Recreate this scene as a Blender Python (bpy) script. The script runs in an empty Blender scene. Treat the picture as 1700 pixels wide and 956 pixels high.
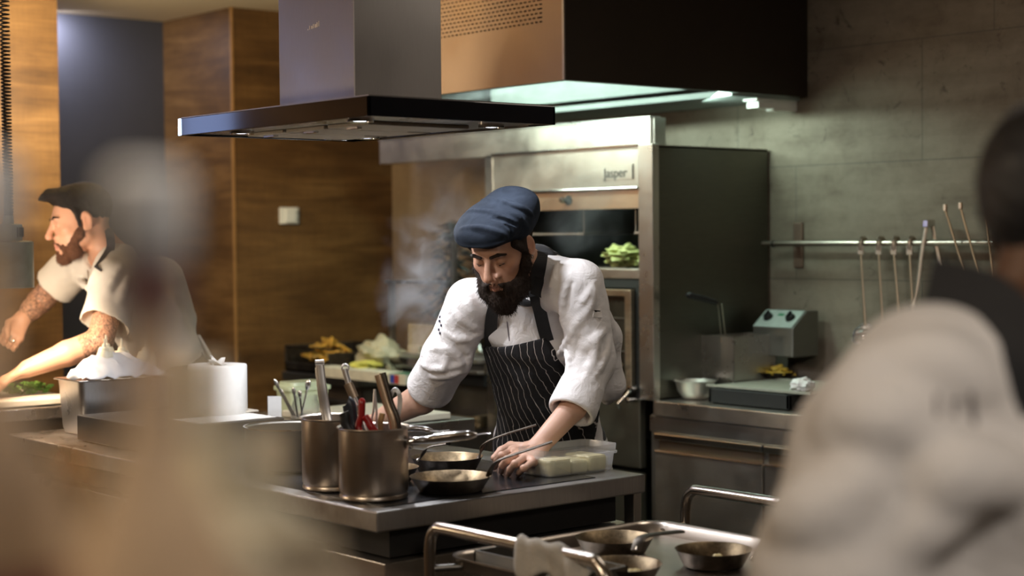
import bpy, bmesh, math, random
import numpy as np
from mathutils import Vector, Matrix
random.seed(7)
SC = bpy.context.scene
COL = SC.collection
# ------------------------------------------------------------------ camera
FPX, EYE = 2729.0, 1.52          # focal length in pixels of a 1700 px wide frame, eye height in metres
_a = np.array([3228., 117., -FPX]); _a /= np.linalg.norm(_a)      # room X axis seen from the camera
_b = np.array([-2310., 66., -FPX]); _b = _b - _a * (_a @ _b); _b /= np.linalg.norm(_b)   # room Y axis
_u = np.cross(_a, _b)
CM = np.array([_a, _b, _u])      # world = CM @ camera
CAM = np.array([0., 0., EYE])
cd = bpy.data.cameras.new('camera'); cam = bpy.data.objects.new('camera', cd); COL.objects.link(cam)
mw = Matrix([list(CM[0]) + [0], list(CM[1]) + [0], list(CM[2]) + [EYE], [0, 0, 0, 1]])
cam.matrix_world = mw
cd.sensor_width = 36.0; cd.lens = 36.0 * FPX / 1700.0
cd.dof.use_dof = True; cd.dof.focus_distance = 4.5; cd.dof.aperture_fstop = 2.1
cd.clip_start = 0.05; cd.clip_end = 60
SC.camera = cam
SC.view_settings.view_transform = 'Standard'; SC.view_settings.look = 'None'
SC.view_settings.exposure = 0.0; SC.view_settings.gamma = 1.0
SC.view_settings.use_curve_mapping = False
SC.cycles.use_denoising = True
SC.cycles.max_bounces = 8; SC.cycles.diffuse_bounces = 4; SC.cycles.glossy_bounces = 4
SC.cycles.transmission_bounces = 6; SC.cycles.transparent_max_bounces = 8; SC.cycles.volume_bounces = 0
SC.cycles.sample_clamp_indirect = 4.0; SC.cycles.sample_clamp_direct = 0.0
SC.cycles.caustics_reflective = False; SC.cycles.caustics_refractive = False
SC.cycles.volume_step_rate = 1.0
# ------------------------------------------------------------------ world and lights
W = bpy.data.worlds.new('world'); SC.world = W; W.use_nodes = True
W.node_tree.nodes['Background'].inputs[0].default_value = (1.0, 0.80, 0.62, 1)
W.node_tree.nodes['Background'].inputs[1].default_value = 0.02
def light(name, kind, loc, power, color, target=None, size=0.1, size_y=None, spot=None, blend=0.5):
    ld = bpy.data.lights.new(name, kind); ld.energy = power; ld.color = color
    if kind == 'AREA':
        ld.size = size
        if size_y: ld.shape = 'RECTANGLE'; ld.size_y = size_y
    else:
        ld.shadow_soft_size = size
    if kind == 'SPOT': ld.spot_size = math.radians(spot or 90); ld.spot_blend = blend
    o = bpy.data.objects.new(name, ld); COL.objects.link(o); o.location = loc
    if target is not None:
        d = Vector(target) - Vector(loc); o.rotation_euler = d.to_track_quat('-Z', 'Y').to_euler()
    return o
# warm dining-room ceiling light on the camera side, cool and green light of the two hoods, pass lamp, niche light
light('dining_room_light', 'AREA', (-0.6, 2.6, 2.5), 34, (1.0, 0.80, 0.58), (2.2, 3.4, 0.9), 0.8, 0.8)
light('near_cook_fill', 'AREA', (0.6, -0.2, 2.45), 20, (1.0, 0.90, 0.80), (1.5, 1.1, 1.2), 0.7, 0.5)  # unseen area light added as fill for the near cook
light('bottle_light', 'SPOT', (-0.35, 1.15, 2.3), 60, (1.0, 0.80, 0.58), (0.25, 0.75, 1.4), 0.08, None, 50, 0.6)
light('big_hood_tube', 'AREA', (3.87, 4.85, 2.16), 25, (0.76, 1.0, 0.88), (4.7, 4.75, 1.6), 1.2, 0.08)
light('big_hood_end_tube', 'AREA', (4.62, 4.30, 2.03), 3.2, (0.74, 1.0, 0.86), (4.98, 4.05, 1.55), 0.25, 0.10)
light('niche_light', 'AREA', (3.40, 7.40, 2.60), 9.0, (0.80, 0.82, 1.0), (3.50, 7.52, 2.0), 0.16, 0.05)
light('left_panel_spot', 'SPOT', (2.0, 5.0, 2.55), 24, (1.0, 0.76, 0.46), (2.7, 6.3, 1.35), 0.06, None, 62, 0.9)
light('left_panel_spot', 'SPOT', (0.4, 5.0, 2.55), 115, (1.0, 0.78, 0.52), (0.6, 6.3, 1.5), 0.10, None, 90, 0.8)  # added out of view, brightens the panelling that the steel reflects
light('wood_downlight', 'SPOT', (3.3, 5.9, 2.55), 3, (1.0, 0.74, 0.45), (4.1, 7.0, 1.6), 0.06, None, 90, 0.9)
light('ceiling_bounce_fill', 'AREA', (2.6, 5.6, 2.1), 30.0, (1.0, 0.84, 0.58), (3.6, 6.6, 2.617), 0.5, 0.5)  # added upward light, stands in for downlight bounce on the ceiling
light('kitchen_fill', 'AREA', (3.6, 2.6, 2.58), 7, (1.0, 0.88, 0.74), (3.6, 2.6, 0), 0.6, 0.6)  # unseen area light added as general fill over the kitchen
light('side_fill', 'POINT', (0.30, 5.75, 1.25), 36, (1.0, 0.78, 0.52), None, 0.16)  # added out of view so pots and steel edges reflect something warm
light('blue_reflection_light', 'AREA', (0.88, 6.2, 2.0), 2.6, (0.36, 0.52, 1.0), (2.2, 4.0, 1.95), 0.22, 0.9)  # unseen area light added for blue reflections on hood band and chimney
for _i, (_x, _y) in enumerate([(2.29, 3.27), (2.29, 3.82), (2.70, 3.27), (2.70, 3.82)]):
    light('hood_spot', 'SPOT', (_x, _y, 1.785), 9 if _y < 3.5 else 25, (0.92, 0.94, 1.0), (_x + .15, _y, 0.9), 0.02, None, 150, 0.5)
light('pass_lamp_bulb', 'SPOT', (2.148, 5.011, 1.36), 40, (1.0, 0.74, 0.50), (2.2, 5.2, 0.9), 0.05, None, 150, 0.5)
light('pass_lamp_bounce', 'SPOT', (2.10, 5.10, 1.35), 20, (1.0, 0.80, 0.62), (2.6, 5.4, 1.48), 0.06, None, 80, 0.8)
# ------------------------------------------------------------------ geometry helpers
def ray(px, py): return CM @ np.array([(px - 850) / FPX, (478 - py) / FPX, -1.0])
def at(px, py, d): return CAM + ray(px, py) * d
def on_z(px, py, z):
    r = ray(px, py); return CAM + r * (z - EYE) / r[2]
def on_x(px, py, x):
    r = ray(px, py); return CAM + r * x / r[0]
def on_y(px, py, y):
    r = ray(px, py); return CAM + r * y / r[1]
def unit(v):
    v = np.asarray(v, float); return v / (np.linalg.norm(v) + 1e-12)
class MB:
    def __init__(s): s.v = []; s.f = []; s.sm = []
    def add(s, vs, fs, smooth=False):
        k = len(s.v); s.v += [tuple(map(float, p)) for p in vs]
        s.f += [tuple(k + i for i in f) for f in fs]; s.sm += [smooth] * len(fs); return s
    def box(s, lo, hi):
        (a, b, c), (d, e, f) = lo, hi
        return s.add([(a, b, c), (d, b, c), (d, e, c), (a, e, c), (a, b, f), (d, b, f), (d, e, f), (a, e, f)],
                     [(0, 3, 2, 1), (4, 5, 6, 7), (0, 1, 5, 4), (1, 2, 6, 5), (2, 3, 7, 6), (3, 0, 4, 7)])
    def obox(s, c, half, R):      # oriented box, R columns are its axes
        R = np.array(R); c = np.array(c)
        vs = [c + R @ (np.array([i, j, k]) * half) for k in (-1, 1) for i, j in ((-1, -1), (1, -1), (1, 1), (-1, 1))]
        return s.add(vs, [(0, 3, 2, 1), (4, 5, 6, 7), (0, 1, 5, 4), (1, 2, 6, 5), (2, 3, 7, 6), (3, 0, 4, 7)])
    def lathe(s, prof, c=(0, 0, 0), n=40, R=None, cap0=False, cap1=False, sx=1, sy=1):
        R = np.eye(3) if R is None else np.array(R); c = np.array(c, float); vs = []
        for r, z in prof:
            for i in range(n):
                t = 2 * math.pi * i / n; vs.append(c + R @ np.array([r * math.cos(t) * sx, r * math.sin(t) * sy, z]))
        fs = [(j * n + i, j * n + (i + 1) % n, (j + 1) * n + (i + 1) % n, (j + 1) * n + i) for j in range(len(prof) - 1) for i in range(n)]
        if cap0: fs.append(tuple(range(n))[::-1])
        if cap1: fs.append(tuple((len(prof) - 1) * n + i for i in range(n)))
        return s.add(vs, fs, True)
    def tube(s, pts, r, n=12, caps=True, flat=None):     # flat = (up vector, ratio) squashes the section along up
        P = [np.array(p, float) for p in pts]; m = len(P)
        rs = r if hasattr(r, '__len__') else [r] * m
        T = [unit(P[min(i + 1, m - 1)] - P[max(i - 1, 0)]) for i in range(m)]
        u = np.array(flat[0], float) if flat else (np.array([0, 0, 1.]) if abs(T[0][2]) < .9 else np.array([1., 0, 0]))
        vs = []
        for i in range(m):
            u = unit(u - T[i] * (u @ T[i])) if not flat else unit(np.array(flat[0]) - T[i] * (np.array(flat[0]) @ T[i]))
            w = np.cross(T[i], u); k = flat[1] if flat else 1
            for j in range(n):
                a = 2 * math.pi * j / n; vs.append(P[i] + (u * math.cos(a) * k + w * math.sin(a)) * rs[i])
        fs = [(i * n + j, i * n + (j + 1) % n, (i + 1) * n + (j + 1) % n, (i + 1) * n + j) for i in range(m - 1) for j in range(n)]
        if caps: fs += [tuple(range(n))[::-1], tuple((m - 1) * n + j for j in range(n))]
        return s.add(vs, fs, True)
    def prism(s, poly, axis, a, b):     # poly in the two other axes, extruded from a to b along axis 0/1/2
        n = len(poly); vs = []
        for h in (a, b):
            for p in poly:
                q = list(p); q.insert(axis, h); vs.append(q)
        return s.add(vs, [tuple(range(n))[::-1], tuple(n + i for i in range(n))] + [(i, (i + 1) % n, n + (i + 1) % n, n + i) for i in range(n)])
    def grid(s, P, thick=None, smooth=True):     # P[i][j] points of a sheet; thick gives it a back side
        m, n = len(P), len(P[0]); vs = [p for row in P for p in row]
        fs = [(i * n + j, i * n + j + 1, (i + 1) * n + j + 1, (i + 1) * n + j) for i in range(m - 1) for j in range(n - 1)]
        return s.add(vs, fs, smooth)
def smooth_path(pts, k=8):
    P = [np.array(p, float) for p in pts]; out = []
    for i in range(len(P) - 1):
        p0 = P[max(i - 1, 0)]; p1 = P[i]; p2 = P[i + 1]; p3 = P[min(i + 2, len(P) - 1)]
        for j in range(k):
            t = j / k
            out.append(.5 * ((2 * p1) + (-p0 + p2) * t + (2 * p0 - 5 * p1 + 4 * p2 - p3) * t * t + (-p0 + 3 * p1 - 3 * p2 + p3) * t ** 3))
    out.append(P[-1]); return out
def wpos(o):
    p = Vector((0, 0, 0))
    while o is not None: p += o.location; o = o.parent
    return p
def finish(me, mat):
    me.update()
    if mat is not None: me.materials.append(mat)
def obj(name, mb, mat, parent=None, bevel=0, seg=2, solid=0, sub=0, origin=None, autosmooth=True):
    me = bpy.data.meshes.new(name); org = wpos(parent) if parent else Vector(origin or (0, 0, 0))
    vs = [(v[0] - org.x, v[1] - org.y, v[2] - org.z) for v in mb.v]
    me.from_pydata(vs, [], mb.f); me.polygons.foreach_set('use_smooth', mb.sm)
    bm = bmesh.new(); bm.from_mesh(me); bmesh.ops.recalc_face_normals(bm, faces=bm.faces)
    if autosmooth:
        for e in bm.edges:
            if len(e.link_faces) == 2 and e.calc_face_angle(0) > math.radians(38): e.smooth = False
    bm.to_mesh(me); bm.free()
    finish(me, mat)
    o = bpy.data.objects.new(name, me); COL.objects.link(o)
    if parent: o.parent = parent
    else: o.location = org
    if solid:
        m = o.modifiers.new('thickness', 'SOLIDIFY'); m.thickness = solid; m.offset = 0
    if sub:
        m = o.modifiers.new('subdiv', 'SUBSURF'); m.levels = sub; m.render_levels = sub
    if bevel:
        m = o.modifiers.new('bevel', 'BEVEL'); m.width = bevel; m.segments = seg; m.limit_method = 'ANGLE'; m.angle_limit = math.radians(50)
    return o
def tag(o, label=None, cat=None, group=None, kind=None):
    if label: o['label'] = label
    if cat: o['category'] = cat
    if group: o['group'] = group
    if kind: o['kind'] = kind
    return o
def thing(name, label, cat, loc=(0, 0, 0), group=None):
    o = bpy.data.objects.new(name, None); COL.objects.link(o); o.location = loc
    return tag(o, label, cat, group)
def struct(name, mb, mat, **k): return tag(obj(name, mb, mat, **k), kind='structure')
def copy_tree(o, parent=None):
    c = o.copy(); COL.objects.link(c); c.parent = parent
    for ch in list(o.children): copy_tree(ch, c)
    return c
# ------------------------------------------------------------------ materials
class N:
    def __init__(s, name):
        s.m = bpy.data.materials.new(name); s.m.use_nodes = True; s.t = s.m.node_tree; s.b = s.t.nodes['Principled BSDF']
    def n(s, ty, ins=None, **at_):
        x = s.t.nodes.new(ty)
        for k, v in at_.items(): setattr(x, k, v)
        for k, v in (ins or {}).items():
            if isinstance(v, bpy.types.NodeSocket): s.t.links.new(v, x.inputs[k])
            else: x.inputs[k].default_value = v
        return x
    def set(s, **k):
        for a, v in k.items():
            a = a.replace('_', ' ')
            if isinstance(v, bpy.types.NodeSocket): s.t.links.new(v, s.b.inputs[a])
            else: s.b.inputs[a].default_value = v
    def coords(s, scale=(1, 1, 1), rot=(0, 0, 0)):
        tc = s.n('ShaderNodeTexCoord'); return s.n('ShaderNodeMapping', {'Vector': tc.outputs['Object'], 'Scale': scale, 'Rotation': rot}).outputs[0]
    def noise(s, vec, scale, detail=4, rough=.55, dist=0):
        return s.n('ShaderNodeTexNoise', {'Vector': vec, 'Scale': scale, 'Detail': detail, 'Roughness': rough, 'Distortion': dist}).outputs['Fac']
    def ramp(s, fac, stops):
        r = s.n('ShaderNodeValToRGB', {'Fac': fac}); el = r.color_ramp.elements
        el[0].position, el[0].color = stops[0][0], rgb(stops[0][1]); el[1].position, el[1].color = stops[-1][0], rgb(stops[-1][1])
        for p, c in stops[1:-1]:
            e = el.new(p); e.color = rgb(c)
        return r.outputs['Color']
    def bump(s, h, strength=.3, dist=.01): s.set(Normal=s.n('ShaderNodeBump', {'Height': h, 'Strength': strength, 'Distance': dist}).outputs[0])
    def mix(s, fac, a, b, blend='MIX'):
        x = s.n('ShaderNodeMix', data_type='RGBA', blend_type=blend)
        for k, v in ((0, fac), (6, a), (7, b)):
            if isinstance(v, bpy.types.NodeSocket): s.t.links.new(v, x.inputs[k])
            else: x.inputs[k].default_value = v if k == 0 else rgb(v)
        return x.outputs[2]
    def math(s, op, a, b=0.0):
        x = s.n('ShaderNodeMath', operation=op)
        for k, v in ((0, a), (1, b)):
            if isinstance(v, bpy.types.NodeSocket): s.t.links.new(v, x.inputs[k])
            else: x.inputs[k].default_value = v
        return x.outputs[0]
def rgb(c):
    if isinstance(c, (int, float)): return (c, c, c, 1)
    return tuple(c) + (1,) if len(c) == 3 else tuple(c)
def plain(name, col, rough=.5, metal=0, var=.12, scale=25, bump=0, **kw):
    m = N(name); v = m.coords(); n = m.noise(v, scale)
    c0 = tuple(x * (1 - var) for x in col); c1 = tuple(min(1, x * (1 + var)) for x in col)
    m.set(Base_Color=m.ramp(n, [(.3, c0), (.7, c1)]), Roughness=rough, Metallic=metal, **kw)
    if bump: m.bump(m.noise(v, scale * 3), bump, .004)
    return m.m
def steel(name, col=(.56, .54, .51), rough=.28, stretch=(1, 1, 60), var=.10, smear=.12, bump=.05):
    m = N(name); v = m.coords(stretch); n = m.noise(v, 18, 6, .7)
    sm = m.noise(m.coords(), 3.5, 5, .6)
    c0 = tuple(x * (1 - var) for x in col); c1 = tuple(min(1, x * (1 + var)) for x in col)
    m.set(Base_Color=m.ramp(n, [(.25, c0), (.75, c1)]), Metallic=1.0)
    r = m.n('ShaderNodeMapRange', {'Value': sm, 'From Min': .3, 'From Max': .7, 'To Min': rough - smear * .5, 'To Max': rough + smear}).outputs[0]
    m.set(Roughness=r)
    if bump: m.bump(n, bump, .002)
    return m.m
# ------------------------------------------------------------------ material library
M_ = {}
M_['steel_h'] = steel('brushed steel grain along the counter', stretch=(1, 1, 60))
M_['steel_v'] = steel('brushed steel vertical grain', stretch=(40, 40, 1))
M_['steel_top'] = steel('worn steel worktop', (.40, .39, .38), .30, (30, 1.5, 1), .15, .2)
M_['steel_dark'] = steel('dark brushed steel', (.20, .19, .17), .42, (1, 1, 30))
M_['steel_hood'] = steel('hood steel', (.36, .34, .33), .40, (25, 25, 1), .05, .1)
M_['steel_oven'] = steel('oven steel', (.50, .45, .40), .38, (1, 1, 40), .10, .15)
M_['chrome'] = steel('polished steel', (.68, .67, .66), .14, (1, 1, 1), .04, .06, 0)
M_['tool'] = steel('bright tool steel', (.80, .79, .78), .34, (1, 1, 1), .04, .06, 0)
M_['pot'] = steel('satin pot steel', (.50, .44, .38), .30, (1, 1, 50), .08, .08)
M_['iron'] = steel('black seasoned iron', (.10, .085, .07), .38, (3, 3, 3), .4, .2)
M_['iron_in'] = steel('worn pan inside', (.17, .125, .075), .40, (4, 4, 4), .5, .25)
M_['black'] = plain('black plastic', (.012, .012, .013), .4)
M_['blackglass'] = plain('black glass band', (.006, .007, .010), .08)
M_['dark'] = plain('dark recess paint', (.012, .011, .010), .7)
M_['white_plastic'] = plain('white plastic', (.78, .77, .72), .35, var=.03)
M_['paper'] = plain('white paper', (.80, .79, .76), .9, var=.03, scale=60, bump=.15)
M_['ceiling'] = plain('cream ceiling paint', (.62, .50, .33), .9, var=.04, scale=2)
M_['navy'] = plain('dark blue grey wall paint', (.040, .041, .052), .75, var=.08, scale=4)
def wood_mat(name, axis, cols):
    m = N(name); s = [1.1, 1.1, 9.0]
    v = m.coords(tuple(s)); big = m.noise(v, 1.0, 6, .6, .8)
    s2 = [2.5, 2.5, 70]
    fine = m.noise(m.coords(tuple(s2)), 1.6, 6, .75)
    blot = m.noise(m.coords((1, 1, 2.6)), 1.5, 5, .6, .4)
    vert = m.noise(m.coords((60, 60, 7)), 1.5, 3, .6)
    f = m.math('ADD', m.math('MULTIPLY', big, .40), m.math('ADD', m.math('MULTIPLY', fine, .17), m.math('ADD', m.math('MULTIPLY', blot, .36), m.math('MULTIPLY', vert, .07))))
    m.set(Base_Color=m.ramp(f, [(.36, cols[0]), (.47, cols[1]), (.55, cols[2]), (.64, cols[3])]), Roughness=.45)
    m.bump(fine, .12, .002); return m.m
OAK = [(.042, .020, .007), (.094, .046, .014), (.150, .078, .025), (.215, .118, .042)]
M_['wood_x'] = wood_mat('oak panelling', 0, OAK)
M_['wood_y'] = wood_mat('oak panelling return', 1, OAK)
def concrete_mat():
    m = N('concrete wall panels'); tc = m.n('ShaderNodeTexCoord').outputs['Object']
    sep = m.n('ShaderNodeSeparateXYZ', {0: tc})
    vec = m.n('ShaderNodeCombineXYZ', {0: m.math('SUBTRACT', sep.outputs[1], 3.6 - 89), 1: m.math('SUBTRACT', sep.outputs[2], 1.34 - 44)})
    br = m.n('ShaderNodeTexBrick', {'Vector': vec.outputs[0], 'Scale': 1.0, 'Mortar Size': .0022, 'Mortar Smooth': .3, 'Brick Width': .89, 'Row Height': .44}, offset=.337)
    a = m.noise(tc, 1.6, 8, .62); b = m.noise(tc, 9, 8, .7, .5)
    h = m.n('ShaderNodeMapping', {'Vector': tc, 'Scale': (1, 1, 5)}).outputs[0]; c = m.noise(h, 2.2, 5, .6)
    f = m.math('ADD', m.math('MULTIPLY', a, .45), m.math('ADD', m.math('MULTIPLY', b, .22), m.math('MULTIPLY', c, .33)))
    base = m.ramp(f, [(.36, (.115, .085, .058)), (.48, (.20, .160, .118)), (.62, (.28, .235, .180))])
    sp = m.noise(tc, 14, 8, .78, 1.2); mask = m.noise(tc, 2.3, 3, .5)
    pits = m.math('MULTIPLY', m.ramp(sp, [(.57, 0.0), (.64, 1.0)]), m.ramp(mask, [(.46, 0.0), (.58, .9)]))
    base = m.mix(pits, base, (.075, .055, .038))
    base = m.mix(m.math('MULTIPLY', br.outputs['Fac'], .75), base, (.09, .08, .065))
    m.set(Base_Color=base, Roughness=.78); m.bump(m.math('SUBTRACT', b, br.outputs['Fac']), .35, .004); return m.m
M_['concrete'] = concrete_mat()
def tile_floor():
    m = N('dark floor tiles'); v = m.coords(); br = m.n('ShaderNodeTexBrick', {'Vector': v, 'Scale': 1.0, 'Brick Width': .3, 'Row Height': .3, 'Mortar Size': .004, 'Color1': (.05, .042, .034, 1), 'Color2': (.06, .05, .04, 1), 'Mortar': (.02, .018, .015, 1)}, offset=0)
    m.set(Base_Color=br.outputs['Color'], Roughness=.35); return m.m
M_['floor'] = tile_floor()
M_['plaster'] = plain('warm plaster', (.36, .24, .14), .85, var=.1, scale=2)
# ------------------------------------------------------------------ the room
CZ = 2.617
struct('floor', MB().box((-2.2, -1.6, -.06), (5.1, 7.7, 0)), M_['floor'])
struct('ceiling', MB().box((-2.2, -1.6, CZ), (5.1, 7.7, CZ + .06)), M_['ceiling'])
struct('wall_right', MB().box((5.0, -1.6, 0), (5.1, 7.7, CZ)), M_['concrete'])
struct('wall_back', MB().box((4.06, 6.85, 0), (4.998, 7.6, CZ)), M_['wood_x'])
struct('wall_niche', MB().box((2.6, 7.52, 0), (4.06, 7.6, CZ)), M_['navy'])
struct('wall_left', MB().box((-2.2, 6.3, 0), (2.925, 7.6, CZ)), M_['wood_x'])
struct('wall_front', MB().box((-2.3, -1.6, 0), (-2.2, 7.6, CZ)), M_['plaster'])
struct('wall_near', MB().box((-2.2, -1.7, 0), (5.0, -1.6, CZ)), M_['plaster'])
# trim strip at the wood corner (a lighter edge band)
struct('trim_1', MB().box((4.052, 6.842, .0), (4.064, 6.852, CZ)), plain('oak edge band', (.30, .16, .055), .5))
# ------------------------------------------------------------------ island counter
IX0, IX1, IY0, IY1 = 2.143, 2.994, 3.013, 5.05
t = thing('island_counter', 'stainless steel cooking island with thick worktop in the middle of the kitchen', 'counter', (2.57, 4.0, 0))
obj('worktop', MB().prism([(IX0, IY0), (IX1, IY0), (IX1, 4.34), (3.5, 4.34), (3.5, IY1), (IX0, IY1)], 2, .852, .9), M_['steel_top'], t, bevel=.004)
tag(obj('recess', MB().box((IX0 + .07, IY0 + .05, .78), (IX1 - .06, IY1 - .05, .852)).box((IX1 - .07, 4.4, .78), (3.44, IY1 - .06, .852)), M_['dark'], t), 'dark shadow gap under the worktop')  # shade of the gap is painted as a near-black box
obj('body', MB().box((IX0 + .035, IY0 + .02, .08), (IX1 - .028, IY1 - .03, .775)).box((IX1 - .1, 4.4, .08), (3.44, IY1 - .06, .775)), M_['steel_h'], t, bevel=.003)
obj('corner_post', MB().box((IX1 - .03, IY0 + .012, .08), (IX1 - .004, IY0 + .05, .852)), M_['steel_v'], t, bevel=.002)
obj('front_panel', MB().box((IX0 + .025, IY0 + .25, .12), (IX0 + .036, IY0 + .9, .77)), M_['steel_h'], t, bevel=.002)
obj('cooktop', MB().box((IX0 + .05, IY0 + .04, .9), (IX1 - .14, 3.95, .9025)), plain('dark worn hob plate', (.05, .05, .055), .22, 0.6, .5, 8), t)
# ------------------------------------------------------------------ island hood
t = thing('island_hood', 'brushed steel chimney hood with black glass band hanging above the island', 'range hood', (2.5, 3.55, 1.8))
HX0, HX1, HY0, HY1, HZ = 2.215, 2.795, 3.128, 4.02, 1.80
obj('glass_band', MB().box((HX0, HY0, HZ), (HX0 + .008, HY1, HZ + .047)).box((HX0, HY0, HZ), (HX1, HY0 + .008, HZ + .047))
    .box((HX1 - .008, HY0, HZ), (HX1, HY1, HZ + .047)).box((HX0, HY1 - .008, HZ), (HX1, HY1, HZ + .047)), M_['blackglass'], t, bevel=.0015)
obj('top_plate', MB().box((HX0 + .004, HY0 + .004, HZ + .042), (HX1 - .004, HY1 - .004, HZ + .05)), M_['steel_hood'], t)
obj('underside', MB().box((HX0 + .008, HY0 + .008, HZ + .006), (HX1 - .008, HY1 - .008, HZ + .03)), M_['steel_h'], t, bevel=.001)
fm = plain('pale filter mesh', (.78, .72, .60), .5, .0, .06, 60)  # cream albedo stands in for light bounced up off the worktop
for k in range(3):
    y = HY0 + .20 + k * .195
    f = obj('filter', MB().box((HX0 + .14, y, HZ - .004), (HX1 - .12, y + .18, HZ + .006)), fm, t, bevel=.003)
    obj('filter_latch', MB().box((HX0 + .155, y + .07, HZ - .009), (HX0 + .17, y + .12, HZ - .004)), M_['chrome'], f)
    obj('filter_latch', MB().box((HX1 - .20, y + .155, HZ - .007), (HX1 - .13, y + .163, HZ - .004)), M_['chrome'], f)
em = N('hood led'); em.set(Base_Color=rgb((1, 1, 1)), Emission_Color=rgb((.85, .88, 1)), Emission_Strength=9.0)
for x, y in [(2.29, 3.27), (2.29, 3.82), (2.70, 3.27), (2.70, 3.82)]:
    r = obj('lamp_ring', MB().lathe([(.034, .008), (.034, -.004), (.024, -.003), (.023, .004)], (x, y, HZ), 28), M_['chrome'], t)
    obj('lamp_lens', MB().lathe([(.001, -.001), (.022, -.001), (.023, .004)], (x, y, HZ), 24), em.m, r)
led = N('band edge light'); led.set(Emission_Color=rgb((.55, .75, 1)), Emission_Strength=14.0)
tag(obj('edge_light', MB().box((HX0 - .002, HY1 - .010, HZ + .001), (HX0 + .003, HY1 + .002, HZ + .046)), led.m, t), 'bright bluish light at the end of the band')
cx0, cy0 = 2.36, 3.392
obj('chimney', MB().box((cx0, cy0, HZ + .05), (cx0 + .275, cy0 + .348, CZ)), M_['steel_hood'], t, bevel=.002)
lg = MB()
for k, (w, h) in enumerate([(.004, .003), (.003, .010), (.006, .008), (.004, .011), (.007, .009), (.004, .012), (.003, .014)]):
    y = 3.60 - k * .0085
    lg.box((cx0 - .0008, y - w, 2.055 + k * .0008), (cx0 - .0001, y, 2.055 + h + k * .0008))
obj('logo', lg, plain('pale print', (.85, .75, .68), .5), t)
# ------------------------------------------------------------------ big extraction hood on the wall
BX0, BY0, BY1, BZ = 3.73, 4.13, 5.62, 2.043
t = thing('extraction_hood', 'large boxed steel extraction hood fixed to the concrete wall above the oven', 'extraction hood', (4.4, 5.4, BZ))
cop = steel('warm brushed front sheet', (.38, .28, .20), .33, (40, 40, 1), .05, .12)  # copper light falling on the stainless is put into this tint
# front sheet with a grid of slots, built as vertical strips around slot rows
fp = MB(); sl_z0, sl_z1, sl_y0, sl_y1 = 2.247, 2.56, 4.238, 5.5
fp.box((BX0, BY0, BZ), (BX0 + .004, BY1, sl_z0)).box((BX0, BY0, sl_z0), (BX0 + .004, sl_y0, CZ)).box((BX0, sl_y1, sl_z0), (BX0 + .004, BY1, CZ)).box((BX0, sl_y0, sl_z1), (BX0 + .004, sl_y1, CZ))
nr = 21; dz = (sl_z1 - sl_z0) / nr; pit = .0232
for r in range(nr):
    z = sl_z0 + r * dz
    fp.box((BX0, sl_y0, z + .0055), (BX0 + .003, sl_y1, z + dz))
    off = (r % 2) * pit * .5
    y = sl_y0 + off
    while y < sl_y1:
        fp.box((BX0, y + .014, z), (BX0 + .003, min(y + pit, sl_y1), z + .0055)); y += pit
obj('front_sheet', fp, cop, t)
obj('slot_backing', MB().box((BX0 + .02, sl_y0 - .02, sl_z0 - .02), (BX0 + .03, sl_y1 + .02, sl_z1 + .02)), M_['dark'], t)
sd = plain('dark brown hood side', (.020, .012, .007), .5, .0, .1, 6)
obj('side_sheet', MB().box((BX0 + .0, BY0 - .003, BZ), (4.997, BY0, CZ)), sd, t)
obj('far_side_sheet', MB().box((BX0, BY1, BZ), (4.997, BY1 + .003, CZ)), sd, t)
obj('edge_trim', MB().box((BX0 - .002, BY0 - .004, BZ), (BX0 + .004, BY0 + .006, CZ)), M_['steel_v'], t)
inn = plain('pale inner lining', (.34, .38, .36), .75, .0, .08, 5)
obj('inner_lining', MB().box((BX0 + .05, BY0 + .02, 2.40), (4.99, BY1 - .02, 2.41)).box((4.60, BY0 + .03, BZ + .03), (4.615, BY1 - .05, 2.40)), inn, t)
obj('drip_channel', MB().box((4.60, BY0 + .03, BZ - .01), (4.99, BY1 - .05, BZ + .012)).box((BX0 + .004, BY0 + .004, BZ), (BX0 + .035, BY1, BZ + .006)).box((BX0 + .004, BY0 + .001, BZ), (4.9, BY0 + .03, BZ + .006)), inn, t, bevel=.002)
obj('wall_bracket', MB().box((4.76, 4.17, 1.997), (4.86, 4.23, 2.02)).box((4.745, 4.165, 2.022), (4.85, 4.235, 2.032)).box((4.86, 4.18, 1.99), (4.997, 4.22, 2.035)), M_['white_plastic'], t, bevel=.002)
# ------------------------------------------------------------------ oven cabinet
OX, OY0, OY1, OZ = 4.34, 4.32, 5.30, 1.852
t = thing('oven_cabinet', 'tall stainless steel charcoal oven cabinet behind the chef in the cap', 'oven', (4.66, 4.8, 0))
obj('side_panel', MB().box((OX + .015, OY0, .905), (4.985, OY0 + .012, OZ)), steel('oven side sheet', (.15, .145, .12), .42, (1, 1, 12), .1, .1), t, bevel=.003)
obj('side_panel', MB().box((OX + .015, OY1 - .012, .0), (4.985, OY1, OZ)), M_['steel_dark'], t, bevel=.003)
obj('top_panel', MB().box((OX, OY0, OZ - .01), (4.985, OY1, OZ)), M_['steel_oven'], t)
obj('plinth', MB().box((OX, OY0, .0), (4.985, OY1, .30)), M_['steel_oven'], t)
obj('back_panel', MB().box((4.97, OY0 + .012, .3), (4.985, OY1 - .012, OZ - .01)), M_['dark'], t)
post = obj('corner_post', MB().box((OX - .004, OY0 - .004, .90), (OX + .03, OY0 + .072, OZ + .004)), M_['steel_v'], t, bevel=.002)
obj('corner_post', MB().box((OX, OY1 - .05, .3), (OX + .03, OY1, OZ)), M_['steel_v'], t, bevel=.002)
fy0 = OY0 + .072
obj('fascia', MB().box((OX + .004, fy0, 1.697), (OX + .03, OY1 - .05, OZ)), M_['steel_oven'], t, bevel=.002)
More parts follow.
